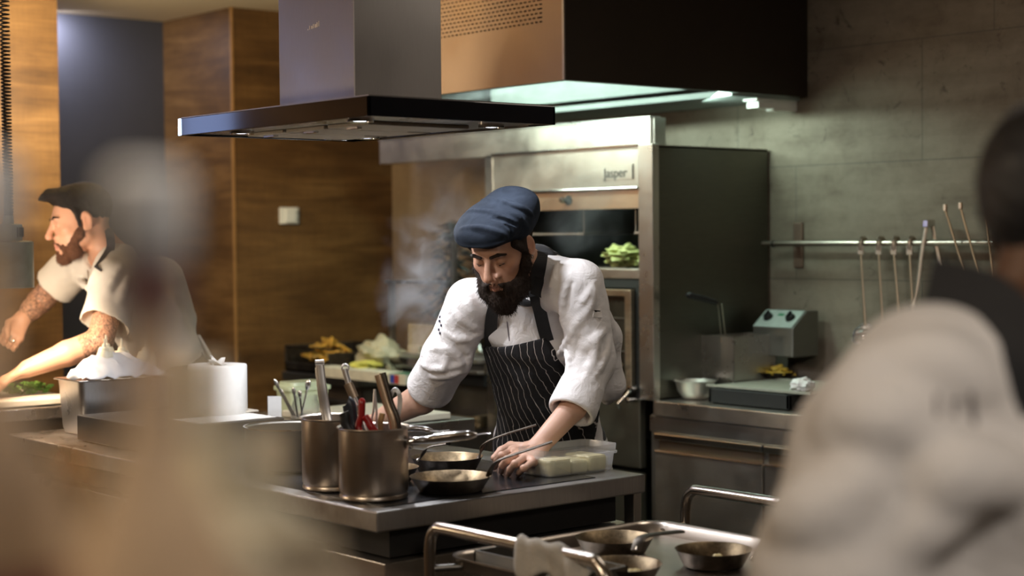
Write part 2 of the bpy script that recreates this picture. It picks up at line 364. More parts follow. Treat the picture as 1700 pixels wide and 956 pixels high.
obj('fascia_lip', MB().box((OX - .012, fy0, 1.688), (OX + .03, OY1 - .05, 1.698)).box((OX - .008, fy0, OZ - .004), (OX + .03, OY1 - .05, OZ + .006)), M_['chrome'], t, bevel=.002)
k = obj('control_strip', MB().box((OX + .006, fy0, 1.618), (OX + .03, OY1 - .05, 1.688)), steel('control strip steel', (.58, .42, .30), .36, (1, 1, 40), .1, .1), t)
Rx = [[0, 0, -1], [0, 1, 0], [1, 0, 0]]
obj('knob', MB().lathe([(.011, 0), (.011, .018), (.008, .022), (.001, .022)], (OX + .006, 4.815, 1.657), 20, Rx), M_['chrome'], k)
obj('knob_plate', MB().lathe([(.02, 0), (.02, .003), (.001, .003)], (OX + .006, 4.79, 1.655), 20, Rx), M_['dark'], k)
# open shelf compartment
obj('shelf', MB().box((OX + .002, fy0, 1.352), (OX + .03, OY1 - .05, 1.390)).box((OX + .03, fy0 - .05, 1.352), (4.97, OY1 - .02, 1.36)), M_['steel_oven'], t, bevel=.003)
for ya_, yb_ in ((4.76, 4.765), (4.47, 4.474)): obj('divider', MB().box((OX + .06, ya_, 1.528), (OX + .5, yb_, 1.617)), M_['steel_h'], t)
obj('upper_shelf', MB().box((OX + .055, 4.76, 1.520), (OX + .5, OY1 - .05, 1.528)), M_['steel_oven'], t)
obj('upper_shelf', MB().box((OX + .055, fy0, 1.522), (OX + .5, 4.474, 1.53)), M_['steel_oven'], t)
obj('cavity_back', MB().box((OX + .5, fy0 - .05, 1.36), (OX + .51, OY1 - .02, 1.70)), plain('dark green cavity steel', (.05, .075, .068), .35, .7), t)
# charcoal oven door with glass below
obj('door_surround', MB().box((OX + .006, fy0, 1.318), (OX + .03, OY1 - .05, 1.352)).box((OX + .006, fy0, .90), (OX + .03, fy0 + .028, 1.32)), M_['dark'], t)
d = obj('door', MB().box((OX - .02, fy0 + .028, .93), (OX + .004, fy0 + .062, 1.312)).box((OX - .02, fy0 + .062, 1.285), (OX + .004, OY1 - .1, 1.312)).box((OX - .02, fy0 + .062, .93), (OX + .004, OY1 - .1, .965)).box((OX - .02, OY1 - .13, .93), (OX + .004, OY1 - .1, 1.312)), steel('door frame steel', (.48, .40, .30), .35, (1, 1, 6), .2, .2), t, bevel=.003)
gl = plain('smoky oven glass', (.02, .016, .012), .12, 0, .6, 5)
obj('door_glass', MB().box((OX - .008, fy0 + .062, .965), (OX + .0, OY1 - .13, 1.285)), gl, d)
obj('door_rack', MB().box((OX - .011, fy0 + .062, 1.20), (OX - .008, OY1 - .13, 1.206)).box((OX - .011, fy0 + .062, 1.075), (OX - .008, OY1 - .13, 1.08)), M_['steel_dark'], d)
obj('door_handle', MB().tube(smooth_path([(OX - .02, 4.52, .965), (OX - .07, 4.50, .99), (OX - .075, 4.46, 1.02), (OX - .06, 4.43, 1.035)], 6), .007, 10), M_['chrome'], d)
gw = N('red pilot light'); gw.set(Base_Color=rgb((.8, .02, .02)), Emission_Color=rgb((1, .08, .04)), Emission_Strength=4.0)
obj('pilot_light', MB().lathe([(.005, 0), (.005, .004), (.001, .005)], (OX - .02, 4.53, 1.062), 14, Rx), gw.m, d)
obj('lower_drawer', MB().box((OX - .004, fy0, .34), (OX + .03, OY1 - .05, .62)).box((OX - .004, fy0, .64), (OX + .03, OY1 - .05, .90)), steel('drawer steel', (.26, .25, .2), .4), t, bevel=.003)
obj('vent_lever', MB().tube([(OX - .03, 4.47, .86), (OX - .06, 4.45, .885), (OX - .03, 4.42, .93)], .006, 10).lathe([(.014, 0), (.014, .03), (.001, .032)], (OX, 4.415, .94), 16, Rx).lathe([(.010, 0), (.010, .05), (.001, .052)], (OX, 4.41, .90), 16, Rx), M_['chrome'], t)
obj('flue_box', MB().box((4.42, OY0 + .09, OZ), (4.47, 6.16, 1.962)), M_['steel_oven'], t, bevel=.002)
obj('flue_edge', MB().box((4.415, OY0 + .088, 1.958), (4.475, 6.16, 1.966)).box((4.43, OY0 + .078, OZ), (4.49, OY0 + .09, 1.962)), steel('lip steel', (.45, .45, .42), .3), t)
def text_mesh(name, body, size, origin, R, mat, parent, depth=.0008, spacing=1.0):
    cu = bpy.data.curves.new(name, 'FONT'); cu.body = body; cu.size = size; cu.extrude = depth; cu.space_character = spacing
    o = bpy.data.objects.new(name, cu); COL.objects.link(o)
    bpy.context.view_layer.update(); dg = bpy.context.evaluated_depsgraph_get()
    me = bpy.data.meshes.new_from_object(o.evaluated_get(dg)); COL.objects.unlink(o); bpy.data.objects.remove(o)
    mb = MB(); R = np.array(R); org = np.array(origin)
    mb.add([org + R @ np.array(v.co) for v in me.vertices], [tuple(p.vertices) for p in me.polygons]); bpy.data.meshes.remove(me)
    return obj(name, mb, mat, parent, autosmooth=False)
RX = np.array([[0, 0, -1], [-1, 0, 0], [0, 1, 0]])     # text on a face that looks towards -X
obj('name_plate', MB().box((OX + .001, 4.425, 1.728), (OX + .004, 4.595, 1.786)), M_['steel_oven'], t)
text_mesh('lettering', 'Jasper', .052, (OX + .0002, 4.583, 1.737), RX, M_['dark'], t)
obj('name_plate_edge', MB().box((OX - .001, 4.425, 1.728), (OX + .001, 4.427, 1.782)), M_['dark'], t)

tag(obj('splashback', MB().box((4.70, OY1 + .002, .945), (4.715, float(on_x(650, 300, 4.7)[1]), OZ + .05)), steel('brown tinted steel sheet', (.50, .38, .24), .45, (1, 1, 10), .1, .1), bevel=.002, origin=(4.46, 5.7, .94)), 'brownish steel splashback sheet between the oak wall and the oven', 'splashback')
# ------------------------------------------------------------------ right counter
CXF, CY0, CY1 = 4.34, 2.3, 4.385
t = thing('side_counter', 'stainless steel counter with cupboard doors along the concrete wall', 'counter', (4.67, 3.4, 0))
obj('worktop', MB().box((CXF, CY0, .845), (4.985, CY1 - .06, .9)), steel('counter edge steel', (.68, .63, .57), .30, (1, 1, 40), .1, .15), t, bevel=.003)
obj('carcass', MB().box((CXF + .03, CY0, .10), (4.98, CY1 - .02, .845)), M_['steel_h'], t, bevel=.002)
obj('top_rail', MB().box((CXF + .012, CY0, .784), (CXF + .03, CY1 - .03, .842)), M_['steel_h'], t, bevel=.002)
for k, (ya, yb) in enumerate([(3.80, 4.325), (3.265, 3.79), (2.73, 3.255)]):
    d = obj('door', MB().box((CXF + .008, ya, .15), (CXF + .03, yb, .712)), steel('door steel', (.58, .52, .45), .34, (1, 1, 25), .1, .12), t, bevel=.003)
    obj('handle_lip', MB().box((CXF + .002, ya, .755), (CXF + .03, yb, .780)).box((CXF + .004, ya, .708), (CXF + .012, yb, .716)), M_['chrome'], d, bevel=.003)
    tag(obj('handle_recess', MB().box((CXF + .026, ya + .01, .714), (CXF + .0305, yb - .005, .756)), steel('shaded recess steel', (.30, .22, .15), .4), d), 'shadowed finger recess')  # steel coloured darker to carry the shade of the recess
obj('plinth', MB().box((CXF + .06, CY0, 0), (4.97, CY1 - .02, .10)), M_['dark'], t)
# mixing bowl
bx = on_z(1148, 663, .9)
t = obj('mixing_bowl', MB().lathe([(.001, .004), (.036, .002), (.045, .006), (.066, .032), (.074, .066), (.079, .072), (.081, .071), (.079, .069), (.070, .062), (.062, .034), (.042, .010), (.001, .008)], (bx[0] + .01, bx[1] - .01, .9), 40), steel('satin bowl steel', (.72, .70, .64), .42, (1, 1, 1), .05, .1, 0))
tag(t, 'small steel mixing bowl on the side counter next to the oven', 'bowl')
# table fryer
t = thing('table_fryer', 'steel table-top fryer with two control knobs on the side counter', 'fryer', (4.74, 4.25, .9))
obj('tank', MB().box((4.60, 4.158, .912), (4.605, 4.35, 1.133)).box((4.60, 4.158, .912), (4.84, 4.163, 1.133)).box((4.835, 4.158, .912), (4.84, 4.30, 1.133)).box((4.60, 4.295, .912), (4.84, 4.30, 1.133)).box((4.60, 4.158, .905), (4.84, 4.30, .915)), M_['steel_v'], t, bevel=.002)
obj('oil_surface', MB().box((4.605, 4.163, 1.08), (4.835, 4.295, 1.085)), plain('dark oil', (.03, .02, .01), .1), t)
obj('foot', MB().box((4.61, 4.17, .9), (4.64, 4.20, .912)), M_['black'], t); obj('foot', MB().box((4.80, 4.17, .9), (4.83, 4.20, .912)), M_['black'], t)
c = obj('control_box', MB().prism([(4.80, 1.16), (4.80, 1.05), (4.95, 1.05), (4.95, 1.222), (4.88, 1.222)], 1, 4.04, 4.24), steel('control box steel', (.24, .24, .22), .45), t, bevel=.004)
fa = unit([.08, 0, .062]); fn = unit([-.062, 0, .08])
obj('control_face', MB().obox((4.838, 4.142, 1.192), (.05, .095, .001), np.array([fa, [0, 1, 0], fn]).T), plain('pale control label', (.42, .50, .46), .4), c)
for y in (4.085, 4.195):
    R = np.array([fa, [0, 1, 0], fn]).T
    obj('knob', MB().lathe([(.020, .001), (.020, .006), (.015, .018), (.001, .019)], (4.842, y, 1.193), 20, R).obox(np.array((4.842, y, 1.193)) + fn * .02, (.016, .004, .006), R), M_['black'], c)
obj('indicator', MB().obox((4.855, 4.142, 1.206), (.006, .014, .002), np.array([fa, [0, 1, 0], fn]).T), plain('green mark', (.05, .25, .12), .4), c)
p0, p1, p2 = at(1140, 489, 6.08), at(1191, 503, 6.13), at(1197, 556, 6.2)
b = thing('fryer_basket', 'black-handled wire frying basket hanging in the table-top fryer', 'basket', tuple(p2))
obj('grip', MB().tube(smooth_path([p0, (p0 + p1) / 2 + [0, 0, .002], p1], 5), [.006] + [.0115] * 9 + [.006], 12), M_['black'], b)
obj('handle_wire', MB().tube([p1, p1 + [.004, 0, -.02], p2, p2 + [0, 0, -.03]], .0022, 8).tube([at(1198, 504, 6.13), at(1204, 556, 6.2), at(1204, 570, 6.2)], .0022, 8), M_['pot'], b)
wb = MB()
for k in range(9):
    y = 4.175 + k * .0135; wb.tube([(4.62, y, 1.125), (4.62, y, 1.09), (4.79, y, 1.09), (4.79, y, 1.13)], .0012, 6)
for k in range(11):
    x = 4.62 + k * .017; wb.tube([(x, 4.175, 1.125), (x, 4.175, 1.09), (x, 4.283, 1.09), (x, 4.283, 1.125)], .0012, 6)
wb.tube([(4.62, 4.175, 1.126), (4.79, 4.175, 1.13), (4.79, 4.283, 1.13), (4.62, 4.283, 1.126), (4.62, 4.175, 1.126)], .0025, 6)
obj('mesh_basket', wb, M_['pot'], b)
# oven tray, sheet, pan of fries, napkin, tub
t = obj('roasting_tray', MB().box((4.42, 3.74, .901), (4.70, 4.10, .912)).box((4.41, 3.73, .905), (4.425, 4.11, .957)).box((4.695, 3.73, .905), (4.71, 4.11, .957)).box((4.41, 3.73, .905), (4.71, 3.745, .957)).box((4.41, 4.095, .905), (4.71, 4.11, .957)), M_['dark'], bevel=.003, origin=(4.56, 3.92, .9))
tag(t, 'deep black roasting tray on the side counter under the flat sheet', 'tray')
t = obj('baking_sheet', MB().box((4.44, 3.66, .959), (4.80, 4.14, .963)).box((4.435, 3.655, .959), (4.445, 4.145, .968)).box((4.795, 3.655, .959), (4.805, 4.145, .968)), plain('flat pale sheet', (.36, .36, .29), .5), bevel=.001, origin=(4.6, 3.9, .959))
tag(t, 'flat pale baking sheet lying across the black roasting tray', 'tray')
def pan_prof(r, h, th=.0022):
    return [(.001, 0), (r * .70, 0), (r * .78, .003), (r - .001, h), (r + .001, h + .0015), (r - th, h), (r * .76, .006), (r * .68, .003 + th), (.001, .003 + th)]
def fry_pan(label, c, r, h, hp, group=None, hr=.009, inside='iron_in', outside='iron', flat=.35):
    c = np.array(c, float)
    t = thing('frying_pan', label, 'pan', tuple(c), group)
    pr = pan_prof(r, h)
    obj('pan_body', MB().lathe(pr[:5], c, 48), M_[outside], t)
    obj('pan_inside', MB().lathe(pr[4:], c, 48), M_[inside], t)
    H = obj('handle', MB().tube(smooth_path(hp, 6), hr, 10, flat=(np.array([0, 0, 1.]), flat)), M_['iron'], t)
    a = np.array(hp[0], float)
    obj('rivet', MB().lathe([(.004, 0), (.003, .003), (.001, .004)], a + [0, 0, hr * flat], 10).lathe([(.004, 0), (.003, .003), (.001, .004)], a * .9 + np.array(hp[1]) * .1 + [0, 0, hr * flat], 10), M_['chrome'], H)
    return t
pc = on_z(1287, 627, .965)
pc = np.array([pc[0], pc[1], .9655])
fry_pan('small black pan heaped with yellow potato wedges on the side counter', pc, .075, .022, [pc + [-.02, .072, .02], pc + [-.05, .10, .03], pc + [-.09, .15, .045]], hr=.006)
fm_ = plain('yellow potato', (.62, .42, .05), .5, var=.3, scale=40)
f0 = None
for k in range(30):
    a, rr = random.random() * 6.28, .058 * math.sqrt(random.random())
    loc = pc + [rr * math.cos(a), rr * math.sin(a), .012 + .026 * (1 - rr / .06) + .012 * random.random()]
    if f0 is None:
        mb = MB()
        L, w = .052, .011
        mb.add([(-L / 2, -w / 2, -w / 2), (L / 2, -w / 2, -w / 2), (L / 2, w / 2, -w / 2), (-L / 2, w / 2, -w / 2), (-L * .42, -w / 3, w / 2), (L * .42, -w / 3, w / 2), (L * .42, w / 3, w / 2), (-L * .42, w / 3, w / 2)], [(0, 3, 2, 1), (4, 5, 6, 7), (0, 1, 5, 4), (1, 2, 6, 5), (2, 3, 7, 6), (3, 0, 4, 7)])
        f0 = obj('potato_wedge', mb, fm_, bevel=.002); f = f0
    else:
        f = f0.copy(); COL.objects.link(f)
    f.location = loc; f.rotation_euler = (random.uniform(-.4, .4), random.uniform(-.35, .35), random.random() * 3.14)
    tag(f, 'yellow potato wedge in the small black pan on the side counter', 'potato wedge', 'potato wedges in the black pan')
def crumple(c, r, seed, sq=.6, n=14, amp=.35):
    rs = np.random.RandomState(seed); mb = MB(); c = np.array(c, float)
    K = rs.normal(size=(10, 3)) * 3.5; ph = rs.rand(10) * 6.28; vs = []; m = 2 * n
    for i in range(n + 1):
        th = math.pi * i / n
        for j in range(m):
            p = 2 * math.pi * j / m; d = np.array([math.sin(th) * math.cos(p), math.sin(th) * math.sin(p), math.cos(th)])
            k = 1 + amp * np.mean(np.abs(np.sin(K @ d + ph)) * 2 - 1) * 2.0
            q = c + d * r * k * np.array([1, 1, sq]); vs.append(q)
    fs = [(i * m + j, (i + 1) * m + j, (i + 1) * m + (j + 1) % m, i * m + (j + 1) % m) for i in range(n) for j in range(m)]
    return mb.add(vs, fs, True)
nc = on_z(1333, 640, .985)
tag(obj('napkin', crumple((nc[0], nc[1], .985), .035, 3, .6), M_['paper'], origin=(nc[0], nc[1], .963)), 'crumpled white napkin on the baking sheet', 'napkin')
tc_ = on_z(1338, 672, .9)
tub_m = N('milky plastic'); tub_m.set(Base_Color=rgb((.75, .76, .72)), Roughness=.35, Transmission_Weight=.35, Alpha=.62); tub_m = tub_m.m
t = obj('plastic_tub', MB().lathe([(.001, 0), (.045, 0), (.055, .055), (.058, .057), (.054, .056), (.043, .004), (.001, .004)], (tc_[0] + .03, tc_[1] - .03, .9), 32), tub_m)
tag(t, 'milky plastic tub at the front of the side counter by the roasting tray', 'tub')
# wall rail and hanging tools
RXX = 4.92
t = thing('tool_rail', 'horizontal steel tool rail fixed to the concrete wall', 'rail', (RXX, 3.7, 1.478))
obj('bar', MB().tube([(RXX, 4.29, 1.478), (RXX, 2.9, 1.482)], .0112, 16), M_['pot'], t)
for y in (4.175, 3.05):
    br = obj('bracket', MB().box((4.99, y - .022, 1.385), (4.998, y + .022, 1.56)), steel('copper toned plate', (.42, .30, .24), .4), t, bevel=.002)
    obj('bracket_arm', MB().box((RXX + .004, y - .008, 1.47), (4.991, y + .008, 1.488)), M_['steel_dark'], br)
obj('end_ring', MB().lathe([(.0112, -.004), (.0135, -.004), (.0135, .004), (.0112, .004)], (RXX, 4.235, 1.478), 20, [[1, 0, 0], [0, 0, 1], [0, -1, 0]]), M_['black'], t)
bronze = steel('warm worn steel rod', (.44, .35, .26), .36)
def hook(t, y, m=None):
    obj('hook', MB().tube(smooth_path([(RXX + .014, y, 1.470), (RXX + .012, y, 1.492), (RXX - .003, y, 1.497), (RXX - .013, y, 1.486), (RXX - .013, y, 1.455)], 5), .009, 8, flat=(np.array([0, 1., 0]), 1.0)).box((RXX - .016, y - .012, 1.438), (RXX - .012, y + .012, 1.472)), m or M_['pot'], t)
def hang(name, label, cat, y, y2, zb, kind, grp=None):
    t = thing(name, label, cat, (RXX, y, 1.478), grp); x = RXX - .014
    hook(t, y)
    obj('rod', MB().tube([(x, y, 1.44), (x, (y + y2) / 2, (1.44 + zb) / 2), (x, y2, zb)], [.0050, .0044, .0064], 10, flat=(np.array([1., 0, 0]), .5)), bronze, t)
    if kind == 'ladle':
        r = .047; pr = [(r * math.sin(a), -r * math.cos(a)) for a in np.linspace(0.02, 1.75, 14)]
        pr += [(q[0] - .0016, q[1]) for q in pr[::-1]]
        Rl = np.array([[0, 0, -1], [0, 1, 0], [1, 0, 0]]) @ np.array([[math.cos(.5), 0, math.sin(.5)], [0, 1, 0], [-math.sin(.5), 0, math.cos(.5)]])
        obj('bowl', MB().lathe(pr, (x - .012, y2 - .004, zb - .034), 32, Rl), M_['chrome'], t)
    else:
        obj('blade', MB().prism([(y2 - .035, zb - .12), (y2 + .035, zb - .12), (y2 + .028, zb), (y2 - .028, zb)], 0, x - .001, x + .001), M_['pot'], t)
    return t
hang('ladle', 'steel ladle with round bowl, leftmost tool on the wall rail', 'ladle', 3.805, 3.785, 1.175, 'ladle')
hang('ladle', 'steel ladle hanging second from the left on the wall rail', 'ladle', 3.724, 3.705, 1.165, 'ladle')
hang('kitchen_slice', 'dark long-handled slice hanging third from the left on the wall rail', 'kitchen slice', 3.657, 3.632, 1.20, 'blade')
hang('kitchen_slice', 'bronze toned slice hanging on the rail just left of the tongs', 'kitchen slice', 3.588, 3.572, 1.20, 'blade')
t = thing('serving_tongs', 'long steel tongs hung open over the wall rail', 'tongs', (RXX, 3.51, 1.50))
obj('arm', MB().tube(smooth_path([(RXX - .012, 3.517, 1.548), (RXX - .016, 3.535, 1.44), (RXX - .016, 3.553, 1.32), (RXX - .016, 3.572, 1.25)], 5), [.009] * 12 + [.007, .008, .010, .012], 10, flat=(np.array([1., 0, 0]), .35)), M_['pot'], t)
obj('arm', MB().tube(smooth_path([(RXX + .012, 3.512, 1.548), (RXX + .016, 3.49, 1.44), (RXX + .016, 3.46, 1.32), (RXX + .016, 3.43, 1.22)], 5), .008, 10, flat=(np.array([1., 0, 0]), .35)), M_['pot'], t)
obj('hinge_cap', MB().box((RXX - .022, 3.503, 1.535), (RXX + .022, 3.527, 1.562)), M_['chrome'], t, bevel=.003)
for k, (y, yb, lab) in enumerate([(3.425, 3.30, 'left one of three long skewers leaning above the wall rail'), (3.362, 3.25, 'middle one of three long skewers leaning above the wall rail'), (3.262, 3.215, 'long skewer leaning above the wall rail next to the dark haired cook')]):
    zt = 1.603 + (.012, .018, .012)[k]
    t = thing('grill_skewer', lab, 'skewer', (RXX - .03, y, 1.48))
    obj('shaft', MB().tube([(RXX - .03, y, zt - .02), (RXX - .03, yb, 1.25)], .0042, 8), bronze, t)
    obj('tip', MB().box((RXX - .036, y - .006, zt - .024), (RXX - .024, y + .006, zt)), steel('tip steel', (.6, .45, .36), .35), t, bevel=.002)
# ------------------------------------------------------------------ items inside and on the oven
def leafy(c, r, seed, sq=.55): return crumple(c, r, seed, sq, 20, .55)
green = plain('pale green cabbage', (.42, .44, .16), .6, var=.35, scale=45, bump=.4)
tag(obj('cabbage', leafy((4.44, 4.585, 1.436), .058, 5, .55), green, origin=(4.44, 4.585, 1.395)), 'pale green cut cabbage on the open oven shelf', 'cabbage')
tag(obj('cabbage', leafy((4.44, 4.425, 1.424), .035, 8, .6), green, origin=(4.44, 4.43, 1.395)), 'small piece of cabbage at the right end of the oven shelf', 'cabbage')
tag(obj('shelf_tray', MB().box((4.375, 4.50, 1.361), (4.60, 5.1, 1.395)), M_['iron'], bevel=.005, origin=(4.5, 4.8, 1.361)), 'black tray under the larger cabbage on the open oven shelf', 'tray')
tag(obj('shelf_tray', MB().box((4.375, 4.34, 1.361), (4.60, 4.485, 1.393)), M_['iron'], bevel=.005, origin=(4.5, 4.42, 1.361)), 'black tray under the small piece of cabbage in the oven', 'tray')
# ------------------------------------------------------------------ range and corner counter behind the chef
t = thing('back_range', 'dark steel range with ledges between the oven and the corner counter', 'range', (4.67, 5.6, 0))
obj('range_body', MB().box((4.38, 5.32, .08), (4.98, 5.90, .90)), M_['steel_dark'], t, bevel=.003)
obj('range_top', MB().box((4.34, 5.31, .885), (4.98, 5.90, .935)), plain('dark hob plate', (.025, .025, .025), .35, .4), t, bevel=.004)
obj('front_ledge', MB().box((4.30, 5.31, .985), (4.36, 5.90, 1.005)).box((4.30, 5.31, .94), (4.34, 5.90, .955)), M_['steel_h'], t, bevel=.003)
obj('towel_bar', MB().box((4.29, 5.31, .748), (4.31, 5.90, .760)).box((4.29, 5.31, .722), (4.31, 5.90, .732)).box((4.3, 5.33, .715), (4.38, 5.35, .765)), steel('warm rail steel', (.55, .42, .27), .3), t, bevel=.002)
obj('price_card', MB().box((4.318, 5.60, .785), (4.322, 5.66, .83)), plain('old card', (.36, .29, .18), .8), t)
obj('upper_shelf', MB().box((4.34, 5.70, 1.312), (4.60, 6.02, 1.322)), steel('blue lit shelf edge', (.5, .55, .56), .25), t, bevel=.002)  # bluish light on the shelf is put into the steel colour
obj('shelf_post', MB().box((4.36, 6.0, .90), (4.385, 6.02, 1.312)), M_['steel_v'], t)
obj('shelf_post', MB().box((4.36, 5.54, .935), (4.38, 5.56, 1.50)), M_['steel_dark'], t)
t = thing('corner_counter', 'dark counter in the corner by the oak wall, behind the pots', 'counter', (4.5, 6.2, 0))
obj('worktop', MB().box((4.10, 5.91, .86), (4.98, 6.51, .9)), M_['steel_dark'], t, bevel=.003)
obj('carcass', MB().box((4.14, 5.93, .06), (4.97, 6.50, .86)), plain('dark brown front', (.045, .032, .022), .5), t)
obj('shelf_edge', MB().box((4.12, 5.93, .78), (4.14, 6.50, .795)).box((4.12, 5.93, .70), (4.14, 6.50, .712)).box((4.12, 5.93, .62), (4.14, 6.50, .632)), M_['steel_dark'], t)
t = obj('serving_crate', MB().box((4.11, 6.13, .903), (4.50, 6.50, .915)).box((4.11, 6.13, .903), (4.122, 6.50, .945)).box((4.11, 6.49, .903), (4.5, 6.50, 1.022)).box((4.49, 6.13, .903), (4.50, 6.5, 1.022)).box((4.11, 6.13, .903), (4.50, 6.142, 1.0)).box((4.11, 6.13, 1.012), (4.122, 6.5, 1.022)), M_['iron'], bevel=.003, origin=(4.3, 6.3, .903))
tag(t, 'dark metal crate holding golden fries in the corner by the oak wall', 'crate')
fr = None; fmt = plain('golden fries', (.50, .27, .035), .55, var=.35, scale=30)
for k in range(60):
    a, rr = random.random() * 6.28, math.sqrt(random.random())
    x, y = 4.23 + .09 * rr * math.cos(a), 6.30 + .15 * rr * math.sin(a)
    z = .955 + .085 * (1 - rr ** 1.6) + .012 * random.random()
    if fr is None:
        fr = obj('french_fry', MB().box((-.035, -.005, -.005), (.035, .005, .005)), fmt, bevel=.0015); f = fr
    else: f = fr.copy(); COL.objects.link(f)
    f.location = (x, y, z); f.rotation_euler = (random.uniform(-.5, .5), random.uniform(-.5, .5), random.random() * 3.14)
    tag(f, 'golden french fry heaped in the dark crate by the oak wall', 'french fry', 'fries in the dark corner crate')
t = thing('paper_box', 'long white carton with a blue and red stripe on the corner counter', 'box', (4.1, 5.97, .9))
obj('carton', MB().box((4.02, 5.58, .937), (4.13, 5.60, .938)).box((4.035, 5.46, .905), (4.13, 6.12, .948)), plain('cream carton', (.62, .58, .46), .8), t, bevel=.003)
obj('blue_mark', MB().box((4.033, 5.535, .909), (4.0352, 5.565, .944)), plain('blue print', (.03, .06, .35), .6), t)
obj('red_mark', MB().box((4.033, 5.505, .909), (4.0352, 5.535, .944)), plain('red print', (.45, .05, .04), .6), t)
obj('green_mark', MB().box((4.04, 5.46, .9478), (4.12, 5.58, .9488)), plain('green print', (.01, .10, .05), .6), t)
t = obj('kitchen_bag', crumple((4.30, 5.995, .975), .10, 21, .8, 22, .3), plain('pale cream plastic bag', (.40, .36, .24), .45, var=.08), origin=(4.3, 6.02, .9))
tag(t, 'pale cream plastic bag between the fries crate and the brown boxes', 'bag')
tag(obj('yellow_cloth', crumple((4.16, 5.93, .955), .055, 31, .25, 16, .5), plain('yellow cloth', (.55, .50, .10), .8), origin=(4.2, 5.93, .9)), 'crumpled yellow cloth on top of the white carton', 'cloth')
bt = plain('brown card', (.36, .28, .17), .8, var=.08, scale=8)
t = obj('cardboard_box', MB().box((4.40, 5.74, .94), (4.58, 5.93, 1.13)), bt, bevel=.003, origin=(4.48, 5.8, .94)); tag(t, 'upright brown cardboard box behind the raised white sleeve', 'box')
t = obj('cardboard_box', MB().box((4.36, 5.80, .94), (4.398, 5.88, 1.035)), plain('tan card', (.42, .33, .21), .8), bevel=.003, origin=(4.38, 5.84, .94)); tag(t, 'small tan cardboard box in front of the taller brown box', 'box')
t = thing('glass_rack', 'steel rack with curved plates on the range behind the apron', 'rack', (4.4, 5.42, .935))
for k in range(3):
    y = 5.37 + k * .05
    obj('plate', MB().lathe([(.001, 0), (.055, .0), (.062, .006), (.055, .004), (.001, .004)], (4.42, y, 1.07), 28, [[1, 0, 0], [0, .25, 1], [0, -.97, .2]]), M_['chrome'], t)
obj('rack_base', MB().box((4.36, 5.33, 1.006), (4.48, 5.53, 1.012)).box((4.36, 5.33, .935), (4.37, 5.34, 1.01)).box((4.36, 5.52, .935), (4.37, 5.53, 1.01)), M_['steel_h'], t)
# dark bushy herb behind the chef
rs = np.random.RandomState(4); mb = MB(); st = MB(); hb = np.array([4.52, 5.70, 1.322])
hb = np.array([4.50, 5.735, .936])
st.tube([hb, hb + [0, .0, .62]], .008, 8)
for k in range(650):
    h = rs.rand(); z = .22 + .42 * h; w = (.150 * (1 - h) ** .8 + .045) * (.55 + .45 * rs.rand())
    a = rs.rand() * 6.28; c = hb + [w * math.cos(a), w * math.sin(a), z]
    d = unit([math.cos(a), math.sin(a), rs.uniform(-.5, .3)]); s_ = unit(np.cross(d, [0, 0, 1])); L = .035 * (.6 + rs.rand())
    mb.add([c - d * L, c + s_ * L * .28, c + d * L, c - s_ * L * .28], [(0, 1, 2, 3)])
t = thing('herb_bush', 'dark bushy herb plant in the steam behind the cap wearer', 'plant', tuple(hb))
obj('foliage', mb, plain('dark herb leaves', (.030, .034, .030), .8), t); obj('stem', st, M_['dark'], t)
obj('plant_pot', MB().lathe([(.001, 0), (.05, 0), (.065, .11), (.06, .115), (.001, .10)], hb, 24), M_['dark'], t)
# thermostat
t = thing('wall_thermostat', 'small white thermostat on the oak wall', 'thermostat', (4.36, 6.84, 1.62))
obj('base_plate', MB().box((4.308, 6.832, 1.585), (4.414, 6.849, 1.667)), M_['white_plastic'], t, bevel=.004)
obj('cover', MB().box((4.330, 6.818, 1.590), (4.395, 6.834, 1.660)), M_['white_plastic'], t, bevel=.006)
obj('button', MB().box((4.399, 6.829, 1.60), (4.409, 6.833, 1.612)).box((4.399, 6.829, 1.636), (4.409, 6.833, 1.648)), plain('grey button', (.4, .4, .38), .5), t)
# ------------------------------------------------------------------ things on the island
def pot_prof(r, h):
    return [(.001, 0), (r - .006, 0), (r - .001, .004), (r - .001, .010), (r - .003, .013), (r, .020), (r, h - .004), (r + .005, h), (r + .004, h + .002), (r - .002, h - .001), (r - .003, .012), (.001, .010)]
c1 = on_z(621, 828, .9); c1[2] = .903
t = thing('saucepan', 'tall satin steel saucepan full of tools at the near corner of the island', 'pot', tuple(c1))
obj('pot_body', MB().lathe(pot_prof(.082, .168), c1, 72), M_['pot'], t)
h0 = at(683, 733, 3.84)
H = obj('handle', MB().tube(smooth_path([at(680, 735, 3.87), h0, at(720, 729, 3.84), at(765, 723, 3.83), at(792, 722, 3.83)], 5), [.008] * 5 + [.010] * 5 + [.0125] * 5 + [.0115] * 3 + [.009, .007, .005], 16), M_['chrome'], t)
obj('handle_end', MB().tube(smooth_path([at(788, 722.5, 3.83), at(803, 720, 3.83), at(815, 719.5, 3.83)], 4), .007, 12, flat=(np.array([0, 0, 1.]), .3)), M_['chrome'], H)
obj('handle_mount', MB().lathe([(.001, 0), (.016, 0), (.016, .006), (.010, .010), (.001, .010)], at(679, 735, 3.87), 16, np.array([ray(0, 0) * 0 + [0, 0, 1], unit([.646, .763, 0]), unit([.763, -.646, 0])]).T), M_['chrome'], t)
c2 = on_z(556, 812, .9); c2[2] = .903
t = thing('saucepan', 'tall satin steel saucepan holding only long tongs, behind the tool-filled one', 'pot', tuple(c2))
obj('pot_body', MB().lathe(pot_prof(.080, .175), c2, 72), M_['pot'], t)
